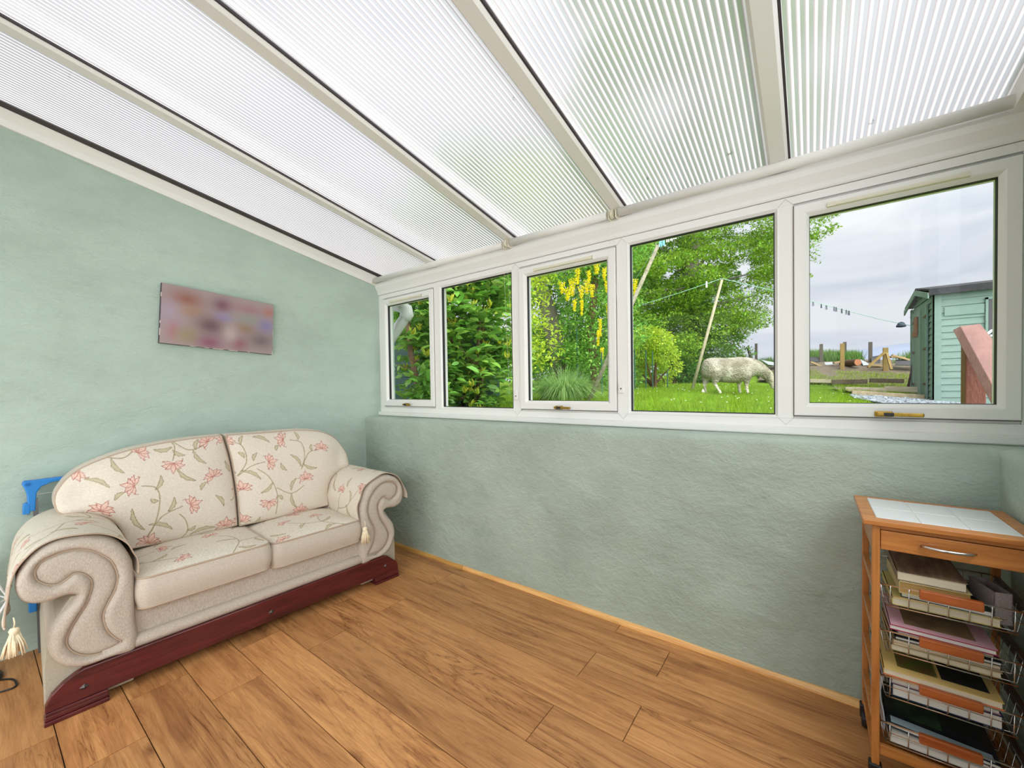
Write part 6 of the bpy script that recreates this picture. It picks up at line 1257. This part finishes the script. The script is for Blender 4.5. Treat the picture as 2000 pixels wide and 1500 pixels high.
sheet([hit(1680, 702, 1, 16.2), hit(1692, 708, 1, 16.2), hit(1699, 713, 1, 15.7), hit(1686, 714, 1, 15.7)], SHT, 'metal_sheet', 'pale grey sheet lying on the bank between log and braced post', 'sheet')
sheet([hit(1610, 708, 1, 16.2), hit(1626, 707, 1, 16.2), hit(1628, 712, 1, 15.7), hit(1612, 713, 1, 15.7)], SHT, 'metal_sheet', 'pale grey sheet lying right of the leftmost post', 'sheet')
sheet([hit(1486, 703, 1, 16.0), hit(1512, 708, 1, 16.0), hit(1530, 716, 1, 15.4), hit(1500, 712, 1, 15.4)], SHT, 'metal_sheet', 'pale grey sheet lying behind the neck of the sheep', 'sheet')
sheet([hit(1750, 703, 1, 15.6), hit(1800, 703, 1, 15.6), hit(1800, 714, 1, 15.2), hit(1748, 713, 1, 15.2)], DSH, 'boarding', 'dark boarding standing on the bank beside the shed', 'panel')
sheet([hit(1573, 697, 1, 16.4), hit(1600, 698, 1, 16.4), hit(1600, 706, 1, 16.2), hit(1573, 709, 1, 16.2)], DSH, 'boarding', 'dark boarding on the bank at the left of the rightmost window', 'panel')
sheet([hit(1702, 697, 1, 16.6), hit(1719, 694, 1, 16.6), hit(1719, 712, 1, 16.3), hit(1702, 709, 1, 16.3)], DSH, 'boarding', 'dark boarding behind the long slanting brace', 'panel')
OWD = pbr('old_board', (176, 150, 110), 0.85)
for (a, b, lb) in [((1699, 713), (1722, 715), 'low grey-brown board lying behind the foot of the long brace'), ((1739, 697), (1766, 699), 'yellowish board on the pile left of the shed, lower one'), ((1742, 694), (1778, 704), 'yellowish board on the pile left of the shed, slanting one'), ((1583, 707), (1612, 719), 'slanting stick on the bank left of the thick yellow post'), ((1628, 709), (1643, 706), 'short board lying left of the thick yellow post')]:
    o = MB().bar(tuple(hit(a[0], a[1], 1, 15.5)), tuple(hit(b[0], b[1], 1, 15.6)), 0.10, 0.05).build('board', OWD, bevel=0.004); tag(o, lb, 'board', 'loose boards on the bank')
# fallen petals and specks lying on the roof sheets
PET = pbr('fallen_petal', (214, 206, 40), 0.6); SPK = pbr('dead_insect', (56, 48, 42), 0.8)
for u, v, s, mt, nm, lb, ct in [(1426, 298, .012, PET, 'fallen_petal', 'yellow petal lying on the roof sheet above the fourth window', 'petal'), (1703, 238, .010, PET, 'fallen_petal', 'yellow petal lying on the rightmost roof sheet', 'petal'), (1265, 347, .011, SPK, 'dead_insect', 'dark insect on the roof sheet right of the blind chain', 'insect'), (1003, 192, .007, PET, 'fallen_petal', 'tiny yellow petal on the roof sheet left of the third rafter', 'petal'),
                            (135, 148, .006, SPK, 'dirt_speck', 'dark speck on the roof sheet nearest the left wall, rear one', 'speck'), (365, 345, .006, SPK, 'dirt_speck', 'dark speck on the roof sheet nearest the left wall, front one', 'speck')]:
    r = FW + RT*((u-CX)/FPX) - UP*((v-CY)/FPX); n_ = Vector((0, SL, 1)); t = (2.14+SL*2.08+0.004-EYE)/n_.dot(r); p = Vector((0, 0, EYE))+r*t
    o = mk(nm, [(-s, 0, 0), (0, -s*.6, .002), (s, 0, 0), (0, s*.6, .002), (0, 0, .004)], [(0, 1, 4), (1, 2, 4), (2, 3, 4), (3, 0, 4), (3, 2, 1, 0)], mt); o.location = p; o.rotation_euler = (-math.atan(SL), 0, u); tag(o, lb, ct)
